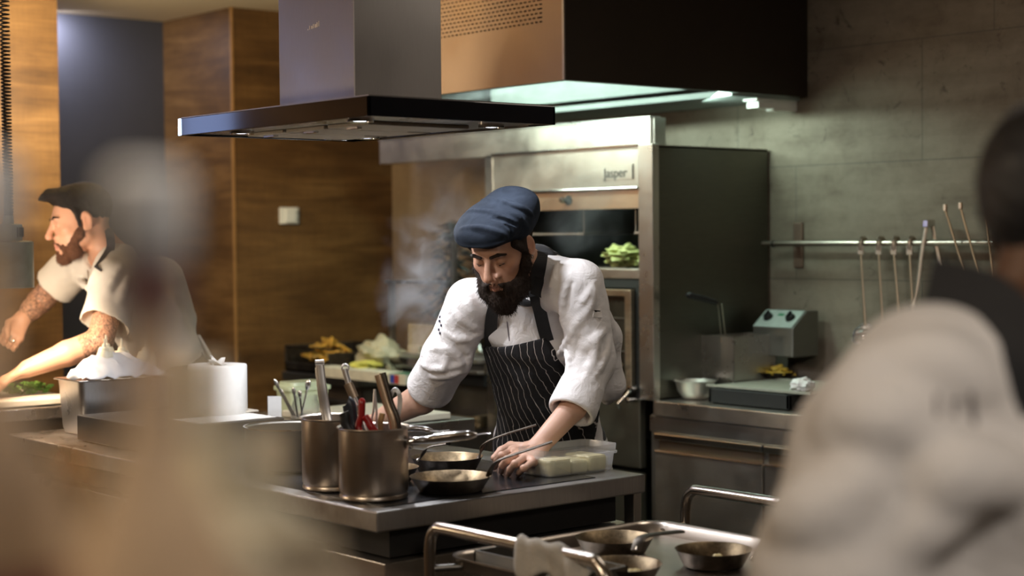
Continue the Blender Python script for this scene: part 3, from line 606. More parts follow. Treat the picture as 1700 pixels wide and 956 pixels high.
H = obj('handle', MB().tube(smooth_path([at(612, 715, 4.06), at(650, 713, 4.06), at(690, 711, 4.06), at(718, 715, 4.06)], 5), [.008] * 5 + [.009] * 6 + [.008] * 3 + [.006, .005], 14), M_['chrome'], t)
obj('handle_end', MB().tube([at(714, 715, 4.06), at(730, 717, 4.06), at(746, 714, 4.06)], [.008, .010, .006], 12, flat=(np.array([0, 0, 1.]), .3)), M_['chrome'], H)
c3 = on_z(482, 778, .9); c3[2] = .903
t = thing('stock_pot', 'wide dark steel stock pot left of the two tall saucepans', 'pot', tuple(c3))
obj('pot_body', MB().lathe([(.001, 0), (.115, 0), (.12, .006), (.12, .108), (.123, .112), (.12, .113), (.116, .108), (.116, .01), (.001, .008)], c3, 60), M_['steel_dark'], t)
obj('rim', MB().lathe([(.119, .110), (.124, .112), (.124, .115), (.119, .115)], c3, 60), M_['chrome'], t)
# tools in the saucepans
def tool(name, label, cat, parts, grp=None, d0=None):
    p = parts[0][1][-1]; t = thing(name, label, cat, tuple(p), grp)
    for q in parts:
        nm, pts, r, mat = q[:4]; fl = q[4] if len(q) > 4 else None
        obj(nm, MB().tube(smooth_path(pts, 5) if len(pts) > 2 else pts, r, 12, flat=fl), mat, t)
    return t
facing = unit([-.645, -.763, 0])
D1, D2 = 3.90, 4.07
inp = lambda c, dx, dy, z=.02: np.array([c[0] + dx, c[1] + dy, c[2] + z])
tool('serving_tongs', 'long bright steel tongs standing in the rear saucepan', 'tongs',
     [('arm', [at(531, 604, D2), at(536, 645, D2), at(546, 703, D2), inp(c2, .0, -.03)], .0105, M_['tool'], (facing, .30)),
      ('arm', [at(529, 610, D2 + .03), at(533, 650, D2 + .03), at(541, 703, D2 + .03), inp(c2, .01, .02)], .009, M_['tool'], (facing, .30)),
      ('tip', [at(523.5, 602, D2), at(538, 601, D2)], .007, M_['tool'], (facing, .8))])
tool('paring_knife', 'black handled knife with rounded butt, nearer of the two in the saucepan', 'knife',
     [('handle', [at(571, 684, D1 - .04), at(573, 690, D1 - .04), at(578, 712, D1 - .04), inp(c1, -.02, -.02, .1)], [.006] + [.0125] * 12 + [.010, .008, .006], M_['black'], (facing, .7)), ('blade', [inp(c1, -.02, -.02, .1), inp(c1, -.01, -.01, .015)], .010, M_['tool'], (facing, .08))])
tool('chef_knife', 'large black handled knife with blue sheen behind the rounded one', 'knife',
     [('handle', [at(576, 668, D1), at(580, 674, D1), at(588, 713, D1), inp(c1, 0, 0, .1)], [.008] + [.016] * 10 + [.014, .013, .012, .01, .008], plain('blue black grip', (.02, .025, .035), .35), (facing, .6)), ('blade', [inp(c1, 0, 0, .1), inp(c1, .01, 0, .015)], .014, M_['tool'], (facing, .08))])
red = plain('dark red plastic', (.28, .012, .012), .3)
tool('red_peeler', 'upright dark red handled tool in the front saucepan', 'kitchen tool',
     [('handle', [at(601, 661, D1 - .02), at(600, 690, D1 - .02), at(597, 716, D1 - .02), inp(c1, .0, -.045, .1)], [.004] + [.0085] * 15, red), ('blade', [inp(c1, .0, -.045, .1), inp(c1, .0, -.03, .015)], .007, M_['tool'], (facing, .15))])
tool('red_knife', 'slanting dark red handled knife beside the upright red tool', 'knife',
     [('handle', [at(605, 690, D1 - .03), at(612, 700, D1 - .03), at(622, 716, D1 - .03), inp(c1, .055, -.03, .1)], [.005] + [.009] * 15, red), ('blade', [inp(c1, .055, -.03, .1), inp(c1, .03, -.02, .015)], .010, M_['tool'], (facing, .1))])
tool('ladle_with_ring', 'steel ladle with a ring-shaped top leaning in the front saucepan', 'ladle',
     [('shaft', [at(572, 612, D1 + .05), at(583, 650, D1 + .05), at(606, 712, D1 + .05), inp(c1, .02, .03, .02)], .0075, M_['tool']),
      ('collar', [at(578, 636, D1 + .045), at(588, 660, D1 + .045)], .0115, bronze, (facing, .5)),
      ('hanging_ring', [at(573, 605, D1 + .05) + .008 * (np.array([.763, -.646, 0]) * math.cos(a) + np.array([0, 0, 1.]) * (math.sin(a) - 1)) for a in np.linspace(0, 6.28, 14)], .0026, M_['tool'])])
tool('metal_spatula', 'bronze toned spatula handle with a dark side in the front saucepan', 'spatula',
     [('handle', [at(627, 622, D1), at(641, 669, D1), at(654, 716, D1), inp(c1, .045, .0, .02)], .0085, steel('bronze strap', (.58, .42, .28), .35), (facing, .3)),
      ('handle_edge', [at(635, 619, D1 + .01), at(648, 667, D1 + .01), at(661, 714, D1 + .01), inp(c1, .05, .01, .02)], .008, M_['iron'], (facing, .5))])
wk = []
for k in range(4):
    w = 9 - 2 * k
    wk.append(('wire', [at(650 - w * .4, 712, D1 + .02), at(652 - w, 668, D1 + .02), at(655, 644 + 2 * k, D1 + .02), at(658 + w, 662, D1 + .02), at(654 + w * .4, 712, D1 + .02), inp(c1, .04, .03, .05)], .0017, M_['tool']))
tool('wire_whisk', 'wire whisk loops behind the bronze spatula', 'whisk', wk)
tool('kitchen_tweezers', 'thin steel tweezers standing between the red handle and the spatula', 'tweezers',
     [('arm', [at(622, 646, D1), at(620, 680, D1), at(618, 716, D1), inp(c1, .02, -.02, .02)], .0028, M_['tool']), ('arm', [at(622, 646, D1), at(625, 680, D1), at(627, 716, D1), inp(c1, .03, -.02, .02)], .0028, M_['tool'])])
tool('wooden_stick', 'short wooden stick poking out of the front saucepan', 'stick',
     [('shaft', [at(635, 686, D1 + .01), at(631, 716, D1 + .01), inp(c1, .03, -.01, .04)], .007, plain('tan wood', (.42, .26, .11), .6), (facing, .6))])
# frying pans on the hob
P1 = np.array(list(on_z(748, 791, .938)[:2]) + [.903])
fry_pan('brown steel frying pan nearest the island edge', P1, .0985, .036, [at(811, 790, 4.0), at(817, 775, 3.99), at(830, 763, 3.98), at(870, 749, 3.98), at(917, 733, 3.98)], hr=.0088)
P2 = np.array(list(on_z(742, 757, .945)[:2]) + [.903])
p = fry_pan('black frying pan with melting butter behind the brown one', P2, .094, .040, [at(794, 762, 4.30), at(799, 748, 4.30), at(806, 735, 4.29), at(835, 722, 4.29), at(890, 705, 4.29)], hr=.0082)
foam = N('butter foam'); v = foam.coords(); nn = foam.noise(v, 120, 3, .6)
foam.set(Base_Color=foam.ramp(nn, [(.40, (.20, .13, .03)), (.52, (.62, .52, .26)), (.62, (.85, .82, .66))]), Roughness=.2); foam.bump(nn, .6, .004)
tag(obj('melting_butter', MB().lathe([(.001, .0135), (.060, .0135), (.072, .0125)], P2, 40), foam.m, origin=tuple(P2)), 'foaming butter in the black pan behind the brown one', 'butter', kind='stuff')
P3 = np.array(list(on_z(640, 775, .94)[:2]) + [.903])
fry_pan('small frying pan half hidden behind the tool-filled saucepan', P3, .083, .036, [at(693, 766, 4.10), at(700, 757, 4.10), at(707, 746, 4.09), at(716, 741, 4.09), at(740, 737, 4.09)], hr=.0065)
# tub of butter
def rrect(x0, x1, y0, y1, r, n=5):
    out = []
    for cx, cy, a0 in ((x1 - r, y1 - r, 0), (x0 + r, y1 - r, 90), (x0 + r, y0 + r, 180), (x1 - r, y0 + r, 270)):
        for k in range(n + 1):
            a = math.radians(a0 + 90 * k / n); out.append((cx + r * math.cos(a), cy + r * math.sin(a)))
    return out
def loft(loops, zs, cap0=True, cap1=False):
    mb = MB(); n = len(loops[0]); vs = [(p[0], p[1], z) for L, z in zip(loops, zs) for p in L]
    fs = [(i * n + j, i * n + (j + 1) % n, (i + 1) * n + (j + 1) % n, (i + 1) * n + j) for i in range(len(loops) - 1) for j in range(n)]
    if cap0: fs.append(tuple(range(n))[::-1])
    if cap1: fs.append(tuple((len(loops) - 1) * n + j for j in range(n)))
    return mb.add(vs, fs, True)
q = on_z(918, 797, .9); X0, Y0 = q[0] + .0, q[1] + .012; X1, Y1 = X0 + .236, Y0 + .125
t = thing('butter_tub', 'rectangular translucent plastic tub of butter at the island edge', 'tub', ((X0 + X1) / 2, (Y0 + Y1) / 2, .9))
e = .008
L = [rrect(X0 + e, X1 - e, Y0 + e, Y1 - e, .018), rrect(X0 + .004, X1 - .004, Y0 + .004, Y1 - .004, .02), rrect(X0 - .001, X1 + .001, Y0 - .001, Y1 + .001, .022), rrect(X0 - .002, X1 + .002, Y0 - .002, Y1 + .002, .022), rrect(X0 - .008, X1 + .008, Y0 - .008, Y1 + .008, .025), rrect(X0 - .008, X1 + .008, Y0 - .008, Y1 + .008, .025), rrect(X0 - .004, X1 + .004, Y0 - .004, Y1 + .004, .022), rrect(X0 - .006, X1 + .006, Y0 - .006, Y1 + .006, .024)]
tp = N('translucent tub plastic'); tp.set(Base_Color=rgb((.80, .82, .82)), Roughness=.25, Transmission_Weight=.4, Alpha=.50)
obj('tub_body', loft(L, [.9015, .905, .945, .947, .948, .953, .954, .972]), tp.m, t)
bm_ = plain('pale yellow butter', (.58, .52, .30), .45, var=.12, scale=30, bump=.3)
for k, (a, b, c, d, h) in enumerate([(.012, .085, .012, .075, .042), (.088, .145, .014, .10, .034), (.150, .212, .014, .112, .040), (.012, .08, .080, .115, .036)]):
    tag(obj('butter_block', MB().box((X0 + a, Y0 + c, .904), (X0 + b, Y0 + d, .904 + h)), bm_, bevel=.006, seg=3, origin=(X0 + (a + b) / 2, Y0 + (c + d) / 2, .904)), ['big block of butter in the near left corner of the tub', 'block of butter in the middle of the tub', 'narrow butter piece at the right end of the tub', 'butter piece at the back left of the tub'][k], 'butter', 'butter in the plastic tub')
# black unit with paper, roll, garlic tray
q = on_z(472, 693, .98); ux, uy = q[0], q[1]
t = obj('induction_unit', MB().box((ux - .42, uy, .903), (ux, uy + .52, .98)), M_['black'], bevel=.003, origin=(ux - .2, uy + .2, .9)); tag(t, 'flat black box unit carrying the paper roll on the island', 'box unit')
tag(obj('paper_sheet', MB().box((ux - .28, uy + .015, .981), (ux - .02, uy + .17, .983)), M_['paper'], origin=(ux - .2, uy + .1, .98)), 'white sheet of paper on the flat black box unit', 'paper')
q = on_z(362, 687, .98); rc = np.array([q[0], q[1], .981])
t = thing('paper_roll', 'fat white paper towel roll with a torn end sticking up', 'paper roll', tuple(rc))
obj('roll', MB().lathe([(.022, 0), (.088, 0), (.090, .003), (.090, .148), (.088, .151), (.03, .150), (.022, .12)], rc, 60), M_['paper'], t)
tr = MB()
for a, hh, w in ((.2, .022, .02), (1.9, .028, .024), (3.2, .018, .03)):
    d = np.array([math.cos(a), math.sin(a), 0]); s_ = np.array([-math.sin(a), math.cos(a), 0]); cc = rc + [0, 0, .145]
    P = [[cc + s_ * w * (u - .5) * 2 * (1 - v * .8) + d * (.006 + .02 * v + .006 * math.sin(u * 5)) + [0, 0, v * hh + .004] for u in np.linspace(0, 1, 7)] for v in np.linspace(0, 1, 6)]
    tr.grid(P)
obj('torn_end', tr, M_['paper'], t, solid=.001)
q = on_z(385, 683, .985); gx, gy = q[0], q[1]
t = obj('garlic_tray', MB().box((gx - .10, gy - .06, .984), (gx + .06, gy + .05, .990)), plain('cream board', (.55, .50, .42), .5), bevel=.002, origin=(gx, gy, .984)); tag(t, 'small cream board with garlic beside the paper roll', 'board')
gm = plain('garlic skin', (.58, .48, .36), .6, var=.2, scale=60)
for k, (dx, dy, dz, r) in enumerate([(-.04, 0, .018, .026), (.0, -.02, .016, .024), (.0, .012, .038, .022)]):
    gp = (gx + dx, gy + dy, .99 + dz)
    g = thing('garlic_bulb', ['garlic bulb on the small board, nearest the glass cover', 'garlic bulb at the right on the small board', 'garlic bulb lying on top of the others'][k], 'garlic', gp, 'garlic on the small board')
    obj('bulb', crumple(gp, r, 40 + k, .8, 14, .12), gm, g)
    obj('root', MB().tube([np.array(gp) + [r * .7, -r * .5, 0], np.array(gp) + [r * 1.15, -r * .8, .002]], [.007, .009], 10), plain('brown root', (.10, .06, .035), .8), g)
# spoon jar, tub, card, white board on the return worktop
q = on_z(508, 700, .9); jc = np.array([q[0], q[1], .901])
glass = N('clear glass'); glass.set(Base_Color=rgb((.95, .97, .93)), Roughness=.12, Transmission_Weight=.9, Alpha=.45, IOR=1.3)
t = thing('glass_jar', 'round glass jar of spoons in front of the green lidded tub', 'jar', tuple(jc))
obj('jar_glass', MB().lathe([(.001, .003), (.044, 0), (.05, .01), (.05, .05), (.040, .075), (.042, .088), (.039, .088), (.037, .076), (.046, .05), (.046, .012), (.001, .01)], jc, 40), glass.m, t)
dj = 5.40
for k, (a, b, hw, lab) in enumerate([((455, 629), (486, 690), .0065, 'long thin spoon leaning far left in the glass jar'), ((465, 645), (490, 690), .0045, 'short spoon at the left side of the glass jar'), ((487, 643), (494, 692), .007, 'pale handled spoon in the middle of the glass jar'), ((497, 648), (502, 692), .007, 'dark spoon upright in the glass jar'), ((513, 630), (500, 692), .0095, 'broad spoon leaning right in the glass jar')]):
    A, B = at(a[0], a[1], dj), at(b[0], b[1], dj); B[2] = max(B[2], .912)
    s = thing('spoon', lab, 'spoon', tuple(B), 'spoons in the glass jar')
    obj('handle', MB().tube([A * .72 + B * .28, B], [.0035, .0028], 8, flat=(facing, .5)), M_['chrome'], s)
    obj('spoon_bowl', MB().tube([A + (A - B) * w for w in (0, -.04, -.12, -.20, -.28)], [.002, hw * .8, hw, hw * .8, .003], 12, flat=(facing, .25)), M_['chrome'], s)
q = on_z(480, 694, .9); tx, ty = q[0] + .12, q[1] + .10
t = thing('lidded_tub', 'pale green plastic tub with its lid askew behind the glass jar', 'tub', (tx, ty, .902))
gp_ = plain('pale green plastic', (.52, .60, .40), .35, var=.05)
hw = .082
obj('tub_body', loft([rrect(tx - hw * k, tx + hw * k, ty - .06 * k, ty + .06 * k, .02) for k in (.84, .9, .98, 1.0)], [.903, .93, .985, .99]), gp_, t)
obj('lid', loft([rrect(tx - hw * k, tx + hw * k, ty - .06 * k, ty + .06 * k, .022) for k in (1.06, 1.08, 1.06, .9, .86)], [.985, .992, .999, 1.003, 1.014], cap1=True), gp_, t)
R_ = np.array([[.763, .646, 0], [-.646, .763, 0], [0, 0, 1]])
cp = at(456, 676, 5.33)
tag(obj('paper_card', MB().obox(cp, (.022, .0015, .036), R_), M_['paper'], origin=tuple(cp - [0, 0, .036])), 'small white card leaning on the green lidded tub', 'card')
q = on_z(540, 690, .92)
t = obj('cutting_board', MB().box((3.04, 4.37, .902), (3.42, 4.83, .925)), plain('cream cutting board', (.66, .63, .50), .5, var=.04), bevel=.004, origin=(3.2, 4.6, .9)); tag(t, 'cream cutting board under the right hand of the cap wearer', 'board')
# gastronorm pan with squeeze bottles under a towel
q = on_z(133, 631, 1.08); gx, gy = q[0], q[1]
t = thing('food_container', 'deep steel food container with a flat lid at the far end of the island', 'container', (gx + .16, gy + .09, .9))
obj('pan_wall', loft([rrect(gx + .015, gx + .31, gy + .015, gy + .16, .02), rrect(gx + .01, gx + .315, gy + .01, gy + .166, .02), rrect(gx + .002, gx + .323, gy + .002, gy + .174, .022), rrect(gx, gx + .325, gy, gy + .176, .022)], [.903, .92, 1.055, 1.072]), steel('container steel', (.62, .60, .58), .30, (30, 30, 1)), t)
obj('lid', MB().box((gx - .006, gy - .006, 1.073), (gx + .33, gy + .182, 1.078)), M_['chrome'], t, bevel=.002)
wm = plain('cream squeeze bottle', (.70, .66, .52), .4, var=.04)
for k, (dx, dy, h) in enumerate([(.12, .07, .062), (.20, .11, .058), (.16, .14, .07), (.26, .06, .055)]):
    bc = (gx + dx, gy + dy, 1.079)
    s = thing('squeeze_bottle', ['squeeze bottle under the towel, nearest the lid corner', 'squeeze bottle with stub nozzle on the steel lid', 'tallest squeeze bottle with its nozzle sticking up', 'squeeze bottle furthest right on the steel lid'][k], 'squeeze bottle', bc, 'squeeze bottles on the steel lid')
    obj('bottle_body', MB().lathe([(.001, 0), (.028, 0), (.030, .01), (.030, h), (.022, h + .02), (.001, h + .02)], bc, 24), wm, s)
    obj('nozzle', MB().lathe([(.014, h + .018), (.012, h + .03), (.005, h + .034), (.003, h + .06), (.001, h + .06)], bc, 16), wm, s)
tw = MB(); P = []
for i in range(18):
    row = []
    for j in range(22):
        u, v = i / 17, j / 21; x = gx + .0 + .30 * v; y = gy - .012 + .10 * u
        z = 1.082 + .075 * math.sin(math.pi * min(1, u * 1.1) * .5) * (math.sin(math.pi * v) ** .7) + .004 * math.sin(v * 28 + u * 8) + .003 * math.sin(v * 47)
        row.append((x + .01 * math.sin(u * 6), y, z))
    P.append(row)
tag(obj('kitchen_towel', tw.grid(P), plain('pale blue white towel', (.66, .68, .72), .85, var=.05, bump=.2), solid=.002, origin=(gx + .1, gy, 1.08)), 'pale folded towel draped over the squeeze bottles', 'towel')
# white chopping board with herbs at the pass, pass counter, heat lamp
t = thing('pass_counter', 'small steel pass counter under the hanging heat lamp', 'counter', (2.1, 5.6, 0))
obj('worktop', MB().box((1.55, 5.10, .93), (2.44, 6.0, .97)), M_['steel_top'], t, bevel=.003)
obj('cabinet_body', MB().box((1.58, 5.13, .0), (2.40, 5.97, .93)), M_['steel_dark'], t)
t = obj('chopping_board', MB().box((1.75, 5.14, .972), (2.43, 5.62, .995)), plain('white chopping board', (.72, .66, .56), .5, var=.04), bevel=.004, origin=(2.1, 5.4, .972)); tag(t, 'white chopping board with green herbs under the heat lamp', 'board')
gh = np.array([2.36, 5.36, 1.0]); mb = MB(); rs = np.random.RandomState(9)
for k in range(160):
    c = gh + [rs.uniform(-.10, .06), rs.uniform(-.06, .06), rs.uniform(0, .03)]; d = unit(rs.normal(size=3) * [1, 1, .4]); s_ = unit(np.cross(d, rs.normal(size=3))); L = .014 * (.6 + rs.rand())
    mb.add([c - d * L, c + s_ * L * .45, c + d * L, c - s_ * L * .45], [(0, 1, 2, 3)])
tag(obj('chopped_herbs', mb, plain('fresh green herb', (.10, .22, .03), .6, var=.4), origin=tuple(gh - [0, 0, .004])), 'heap of green herbs on the white chopping board', 'herbs', kind='stuff')
lx, ly = 2.148, 5.011
t = thing('heat_lamp', 'grey hanging heat lamp on a spiral cord at the left', 'heat lamp', (lx, ly, 1.37))
lg_ = plain('grey green lamp enamel', (.26, .28, .25), .4, .2)
obj('lamp_shade', MB().lathe([(.075, 0), (.077, .002), (.077, .145), (.072, .149), (.043, .151), (.043, .20), (.039, .203), (.018, .204), (.016, .23), (.001, .23)], (lx, ly, 1.368), 48), lg_, t)
obj('vent_slots', MB().box((lx + .02, ly - .0435, 1.53), (lx + .023, ly - .03, 1.56)).box((lx + .03, ly - .0435, 1.53), (lx + .033, ly - .03, 1.56)).box((lx + .01, ly - .0445, 1.53), (lx + .013, ly - .03, 1.56)), M_['dark'], t)
he = N('heat lamp bulb'); he.set(Emission_Color=rgb((1, .62, .30)), Emission_Strength=12.0)
obj('lamp_glass', MB().lathe([(.001, .02), (.045, .03), (.055, .05), (.045, .08)], (lx, ly, 1.368), 32), he.m, t)
pts = []
for k in range(900):
    u = k / 899; z = 1.60 + u * (CZ - 1.62); tt = u ** 1.35
    rr = .0135 if u < .98 else .002
    a = 2 * math.pi * 78 * (1 - (1 - u) ** 1.35)
    pts.append((lx + .002 + rr * math.cos(a), ly + rr * math.sin(a), z))
obj('spiral_cord', MB().tube(pts, .0032, 5), M_['black'], t)
obj('cord_sleeve', MB().tube([(lx, ly, 1.59), (lx, ly, 1.66)], [.014, .012], 14), M_['black'], t)
# ------------------------------------------------------------------ service trolley in the foreground
TZ = .80
t = thing('service_trolley', 'steel tube trolley with a shallow top tray of used pans in the foreground', 'trolley', (2.6, 2.6, 0))
x0, x1, y0, y1 = 2.27, 2.93, 2.18, 2.92
L = [rrect(x0 + .01, x1 - .01, y0 + .01, y1 - .01, .05, 8), rrect(x0, x1, y0, y1, .06, 8), rrect(x0 - .006, x1 + .006, y0 - .006, y1 + .006, .062, 8), rrect(x0 - .01, x1 + .01, y0 - .01, y1 + .01, .066, 8), rrect(x0 - .010, x1 + .010, y0 - .01, y1 + .01, .066, 8)]
obj('top_tray', loft(L, [TZ - .032, TZ - .008, TZ, TZ + .001, TZ - .006]), M_['pot'], t, solid=.0015)
L = [rrect(x0 + .01, x1 - .01, y0 + .01, y1 - .01, .05, 8), rrect(x0, x1, y0, y1, .06, 8)]
obj('lower_shelf', loft(L, [.26, .285]), M_['pot'], t, solid=.0015)
for xx, zz in ((x0 - .05, .872), (x1 + .115, .868)):
    hb_ = [(xx, y1 + .0, .16), (xx, y1 + .0, zz - .06), (xx, y1 - .006, zz - .025), (xx, y1 - .025, zz - .005), (xx, y1 - .06, zz), (xx, y1 - .30, zz), (xx, y0 + .22, zz), (xx, y0 + .19, zz - .006), (xx, y0 + .165, zz - .03), (xx, y0 + .155, zz - .07), (xx, y0 + .155, .16)]
    hb_ = [hb_[0]] + smooth_path(hb_[1:-1], 5) + [hb_[-1]]
    h = obj('push_handle', MB().tube(hb_, .0135, 18), steel('tube steel', (.55, .50, .45), .2, (1, 1, 1), .05, .08, 0), t)
    for yy in (y1, y0 + .155):
        w = obj('caster', MB().lathe([(.001, -.012), (.045, -.012), (.05, -.006), (.05, .006), (.045, .012), (.001, .012)], (xx, yy, .052), 24, [[0, 0, 1], [1, 0, 0], [0, 1, 0]]), M_['black'], h)
        obj('tray_arm', MB().tube([(xx, yy, TZ - .025), (x0 + .01 if xx < x0 else x1 - .01, min(yy, y1 - .04), TZ - .022)], .008, 10), M_['steel_dark'], h)
        obj('fork', MB().box((xx - .018, yy - .012, .05), (xx - .0145, yy + .012, .16)).box((xx + .0145, yy - .012, .05), (xx + .018, yy + .012, .16)).box((xx - .018, yy - .012, .155), (xx + .018, yy + .012, .162)), M_['steel_dark'], h)
def tp_(px, py, z=TZ + .01): return on_z(px, py, z)
zb = TZ - .030
Q = np.array(list(on_z(1020, 893, TZ + .006)[:2]) + [zb])
fry_pan('greasy used pan at the far side of the trolley tray', Q, .092, .038, [at(1056, 914, 3.60), at(1063, 895, 3.62), at(1080, 888, 3.66), at(1130, 882, 3.75)], hr=.013, flat=.3)
Q2 = np.array(list(on_z(1184, 913, TZ + .006)[:2]) + [zb])
fry_pan('bronze stained pan at the right end of the trolley tray', Q2, .086, .038, [Q2 + [.03, -.085, .02], Q2 + [.05, -.10, .05], Q2 + [.08, -.12, .062], Q2 + [.16, -.16, .07]], hr=.013, flat=.3)
Q3 = np.array(list(on_z(1030, 936, TZ + .006)[:2]) + [zb])
fry_pan('used pan with leftovers at the near side of the trolley tray', Q3, .090, .036, [Q3 + [-.085, -.01, .02], Q3 + [-.11, -.02, .05], Q3 + [-.14, -.03, .055], Q3 + [-.20, -.06, .05]], hr=.012, flat=.3)
lo = plain('pale leftovers', (.62, .52, .26), .5, var=.3)
for Qq, n_, s_ in ((Q3, 7, 'near side pan'), (Q2, 4, 'bronze stained pan')):
    for k in range(n_):
        a = random.random() * 6.28; r = .04 * random.random(); cc = Qq + [r * math.cos(a) + .01, r * math.sin(a), .012]
        tag(obj('food_scrap', crumple(cc, .009 + .005 * random.random(), 60 + k, .6, 8, .4), lo, origin=tuple(cc - [0, 0, .005])), 'pale scrap of food left in the ' + s_ + ' on the trolley', 'food scrap', 'leftovers in the ' + s_)
Q4 = np.array([2.36, 2.72, zb + .002])
t = obj('dark_tray', MB().box((2.30, 2.50, zb + .002), (2.43, 2.86, zb + .008)).box((2.30, 2.50, zb + .002), (2.305, 2.86, zb + .045)).box((2.425, 2.50, zb + .002), (2.43, 2.86, zb + .045)).box((2.30, 2.855, zb + .002), (2.43, 2.86, zb + .045)).box((2.30, 2.5, zb + .002), (2.43, 2.505, zb + .045)), M_['steel_dark'], origin=tuple(Q4)); tag(t, 'dark shallow tray at the left end of the trolley', 'tray')
# cloth over the left push handle
xx, zz = x0 - .05, .872; P = []
for i in range(26):
    row = []; u = i / 25
    for j in range(24):
        v = j / 23; a = (v - .5) * math.pi * 1.0; y = 2.60 - u * .21
        drop = .0 if u < .6 else (u - .6) * .12
        rr = .017 + .003 * math.sin(u * 24 + v * 4) + .002 * math.sin(v * 17 + u * 5)
        side = abs(v - .5) * 2; ln = .055 * max(0, side - .5) * 2 * (1 + .25 * math.sin(u * 11))
        x = xx + rr * math.sin(max(-math.pi / 2, min(math.pi / 2, a * 1.7))) ; z = zz - drop + rr * max(0, math.cos(a * 1.7)) - ln
        row.append((x - (.006 * math.sin(u * 9) * side), y, z))
    P.append(row)
tag(obj('cleaning_cloth', MB().grid(P), plain('grey white cloth', (.42, .39, .34), .95, var=.08, bump=.4, scale=60), solid=.006, origin=(xx, 2.5, zz)), 'worn cloth wrapped over the left trolley handle', 'cloth')
# ------------------------------------------------------------------ signed distance fields for bodies and clothes
def smin(a, b, k):
    h = np.maximum(k - np.abs(a - b), 0) / k; return np.minimum(a, b) - h * h * k * .25
def smax(a, b, k): return -smin(-a, -b, k)
_rw = np.random.RandomState(11)
_WK = [(unit(_rw.normal(size=3)), _rw.rand() * 6.28) for _ in range(24)]
def waves(x, y, z, f, n=7, off=0, an=(1, 1, 1)):
    r = 0
    for i in range(n):
        k, ph = _WK[(i + off) % 24]; g = f * (.6 + .13 * i)
        r = r + np.sin(x * k[0] * g * an[0] + y * k[1] * g * an[1] + z * k[2] * g * an[2] + ph)
    return r / n
class Field:
    def __init__(s, lo, hi, h):
        s.lo = np.array(lo, float); s.h = h; s.n = np.ceil((np.array(hi) - s.lo) / h).astype(int) + 1
        s.ax = [(s.lo[i] + h * np.arange(s.n[i])).astype(np.float32) for i in range(3)]
        s.D = np.full(s.n, 1.0, np.float32)
    def sl(s, lo, hi):
        a = np.maximum(np.floor((np.array(lo) - s.lo) / s.h).astype(int), 0); b = np.minimum(np.ceil((np.array(hi) - s.lo) / s.h).astype(int) + 1, s.n)
        return tuple(slice(int(i), int(max(j, i))) for i, j in zip(a, b))
    def xyz(s, sl): return s.ax[0][sl[0]][:, None, None], s.ax[1][sl[1]][None, :, None], s.ax[2][sl[2]][None, None, :]
    def put(s, fn, lo, hi, k=.01, mode='u'):
        sl = s.sl(lo, hi)
        if any(q.stop <= q.start for q in sl): return
        d = fn(*s.xyz(sl)); A = s.D[sl]
        s.D[sl] = smin(A, d, k) if mode == 'u' else smax(A, -d, k)
    def cone(s, a, b, ra, rb, k=.01, mode='u'):
        a = np.array(a, float); b = np.array(b, float); ba = b - a; L2 = ba @ ba + 1e-12; m = max(ra, rb) + k + .02
        def fn(x, y, z):
            t = np.clip(((x - a[0]) * ba[0] + (y - a[1]) * ba[1] + (z - a[2]) * ba[2]) / L2, 0, 1)
            return np.sqrt((x - a[0] - t * ba[0]) ** 2 + (y - a[1] - t * ba[1]) ** 2 + (z - a[2] - t * ba[2]) ** 2) - (ra + (rb - ra) * t)
        s.put(fn, np.minimum(a, b) - m, np.maximum(a, b) + m, k, mode)
    def chain(s, pts, rs, k=.01, mode='u'):
        for i in range(len(pts) - 1): s.cone(pts[i], pts[i + 1], rs[i], rs[i + 1], k, mode)
    def ell(s, c, r, R=None, k=.01, mode='u'):
        c = np.array(c, float); R = np.eye(3) if R is None else np.array(R); r = np.array(r, float); m = r.max() + k + .02
        def fn(x, y, z):
            dx, dy, dz = x - c[0], y - c[1], z - c[2]
            q = [(R[0, i] * dx + R[1, i] * dy + R[2, i] * dz) for i in range(3)]
            k0 = np.sqrt((q[0] / r[0]) ** 2 + (q[1] / r[1]) ** 2 + (q[2] / r[2]) ** 2); k1 = np.sqrt((q[0] / r[0] ** 2) ** 2 + (q[1] / r[1] ** 2) ** 2 + (q[2] / r[2] ** 2) ** 2)
            return k0 * (k0 - 1) / (k1 + 1e-9)
        s.put(fn, c - m, c + m, k, mode)
    def slab(s, a, b, u, ra, rb, k=.02, mode='u', endr=None):
        """flattened cone from a to b: u is the wide direction, ra/rb = (wide, deep) radii"""
        a = np.array(a, float); b = np.array(b, float); T = unit(b - a); L = np.linalg.norm(b - a); u = unit(np.array(u) - T * (np.array(u) @ T)); w = np.cross(T, u)
        m = max(ra + rb) + k + .03; er = endr or .6 * min(ra[1], rb[1])
        def fn(x, y, z):
            dx, dy, dz = x - a[0], y - a[1], z - a[2]
            t = dx * T[0] + dy * T[1] + dz * T[2]; tc = np.clip(t, 0, L); f = tc / L; ov = t - tc
            ru = ra[0] + (rb[0] - ra[0]) * f; rw = ra[1] + (rb[1] - ra[1]) * f
            qu = (dx * u[0] + dy * u[1] + dz * u[2]); qw = (dx * w[0] + dy * w[1] + dz * w[2])
            k0 = np.sqrt((qu / ru) ** 2 + (qw / rw) ** 2 + (ov / er) ** 2); k1 = np.sqrt((qu / ru ** 2) ** 2 + (qw / rw ** 2) ** 2 + (ov / er ** 2) ** 2)
            return np.where(k0 > 1e-6, k0 * (k0 - 1) / (k1 + 1e-9), -rw)
        s.put(fn, np.minimum(a, b) - m, np.maximum(a, b) + m, k, mode)
    def sample(s, p):
        i = np.round((np.array(p) - s.lo) / s.h).astype(int)
        return 1.0 if (i < 0).any() or (i >= s.n).any() else float(s.D[tuple(i)])
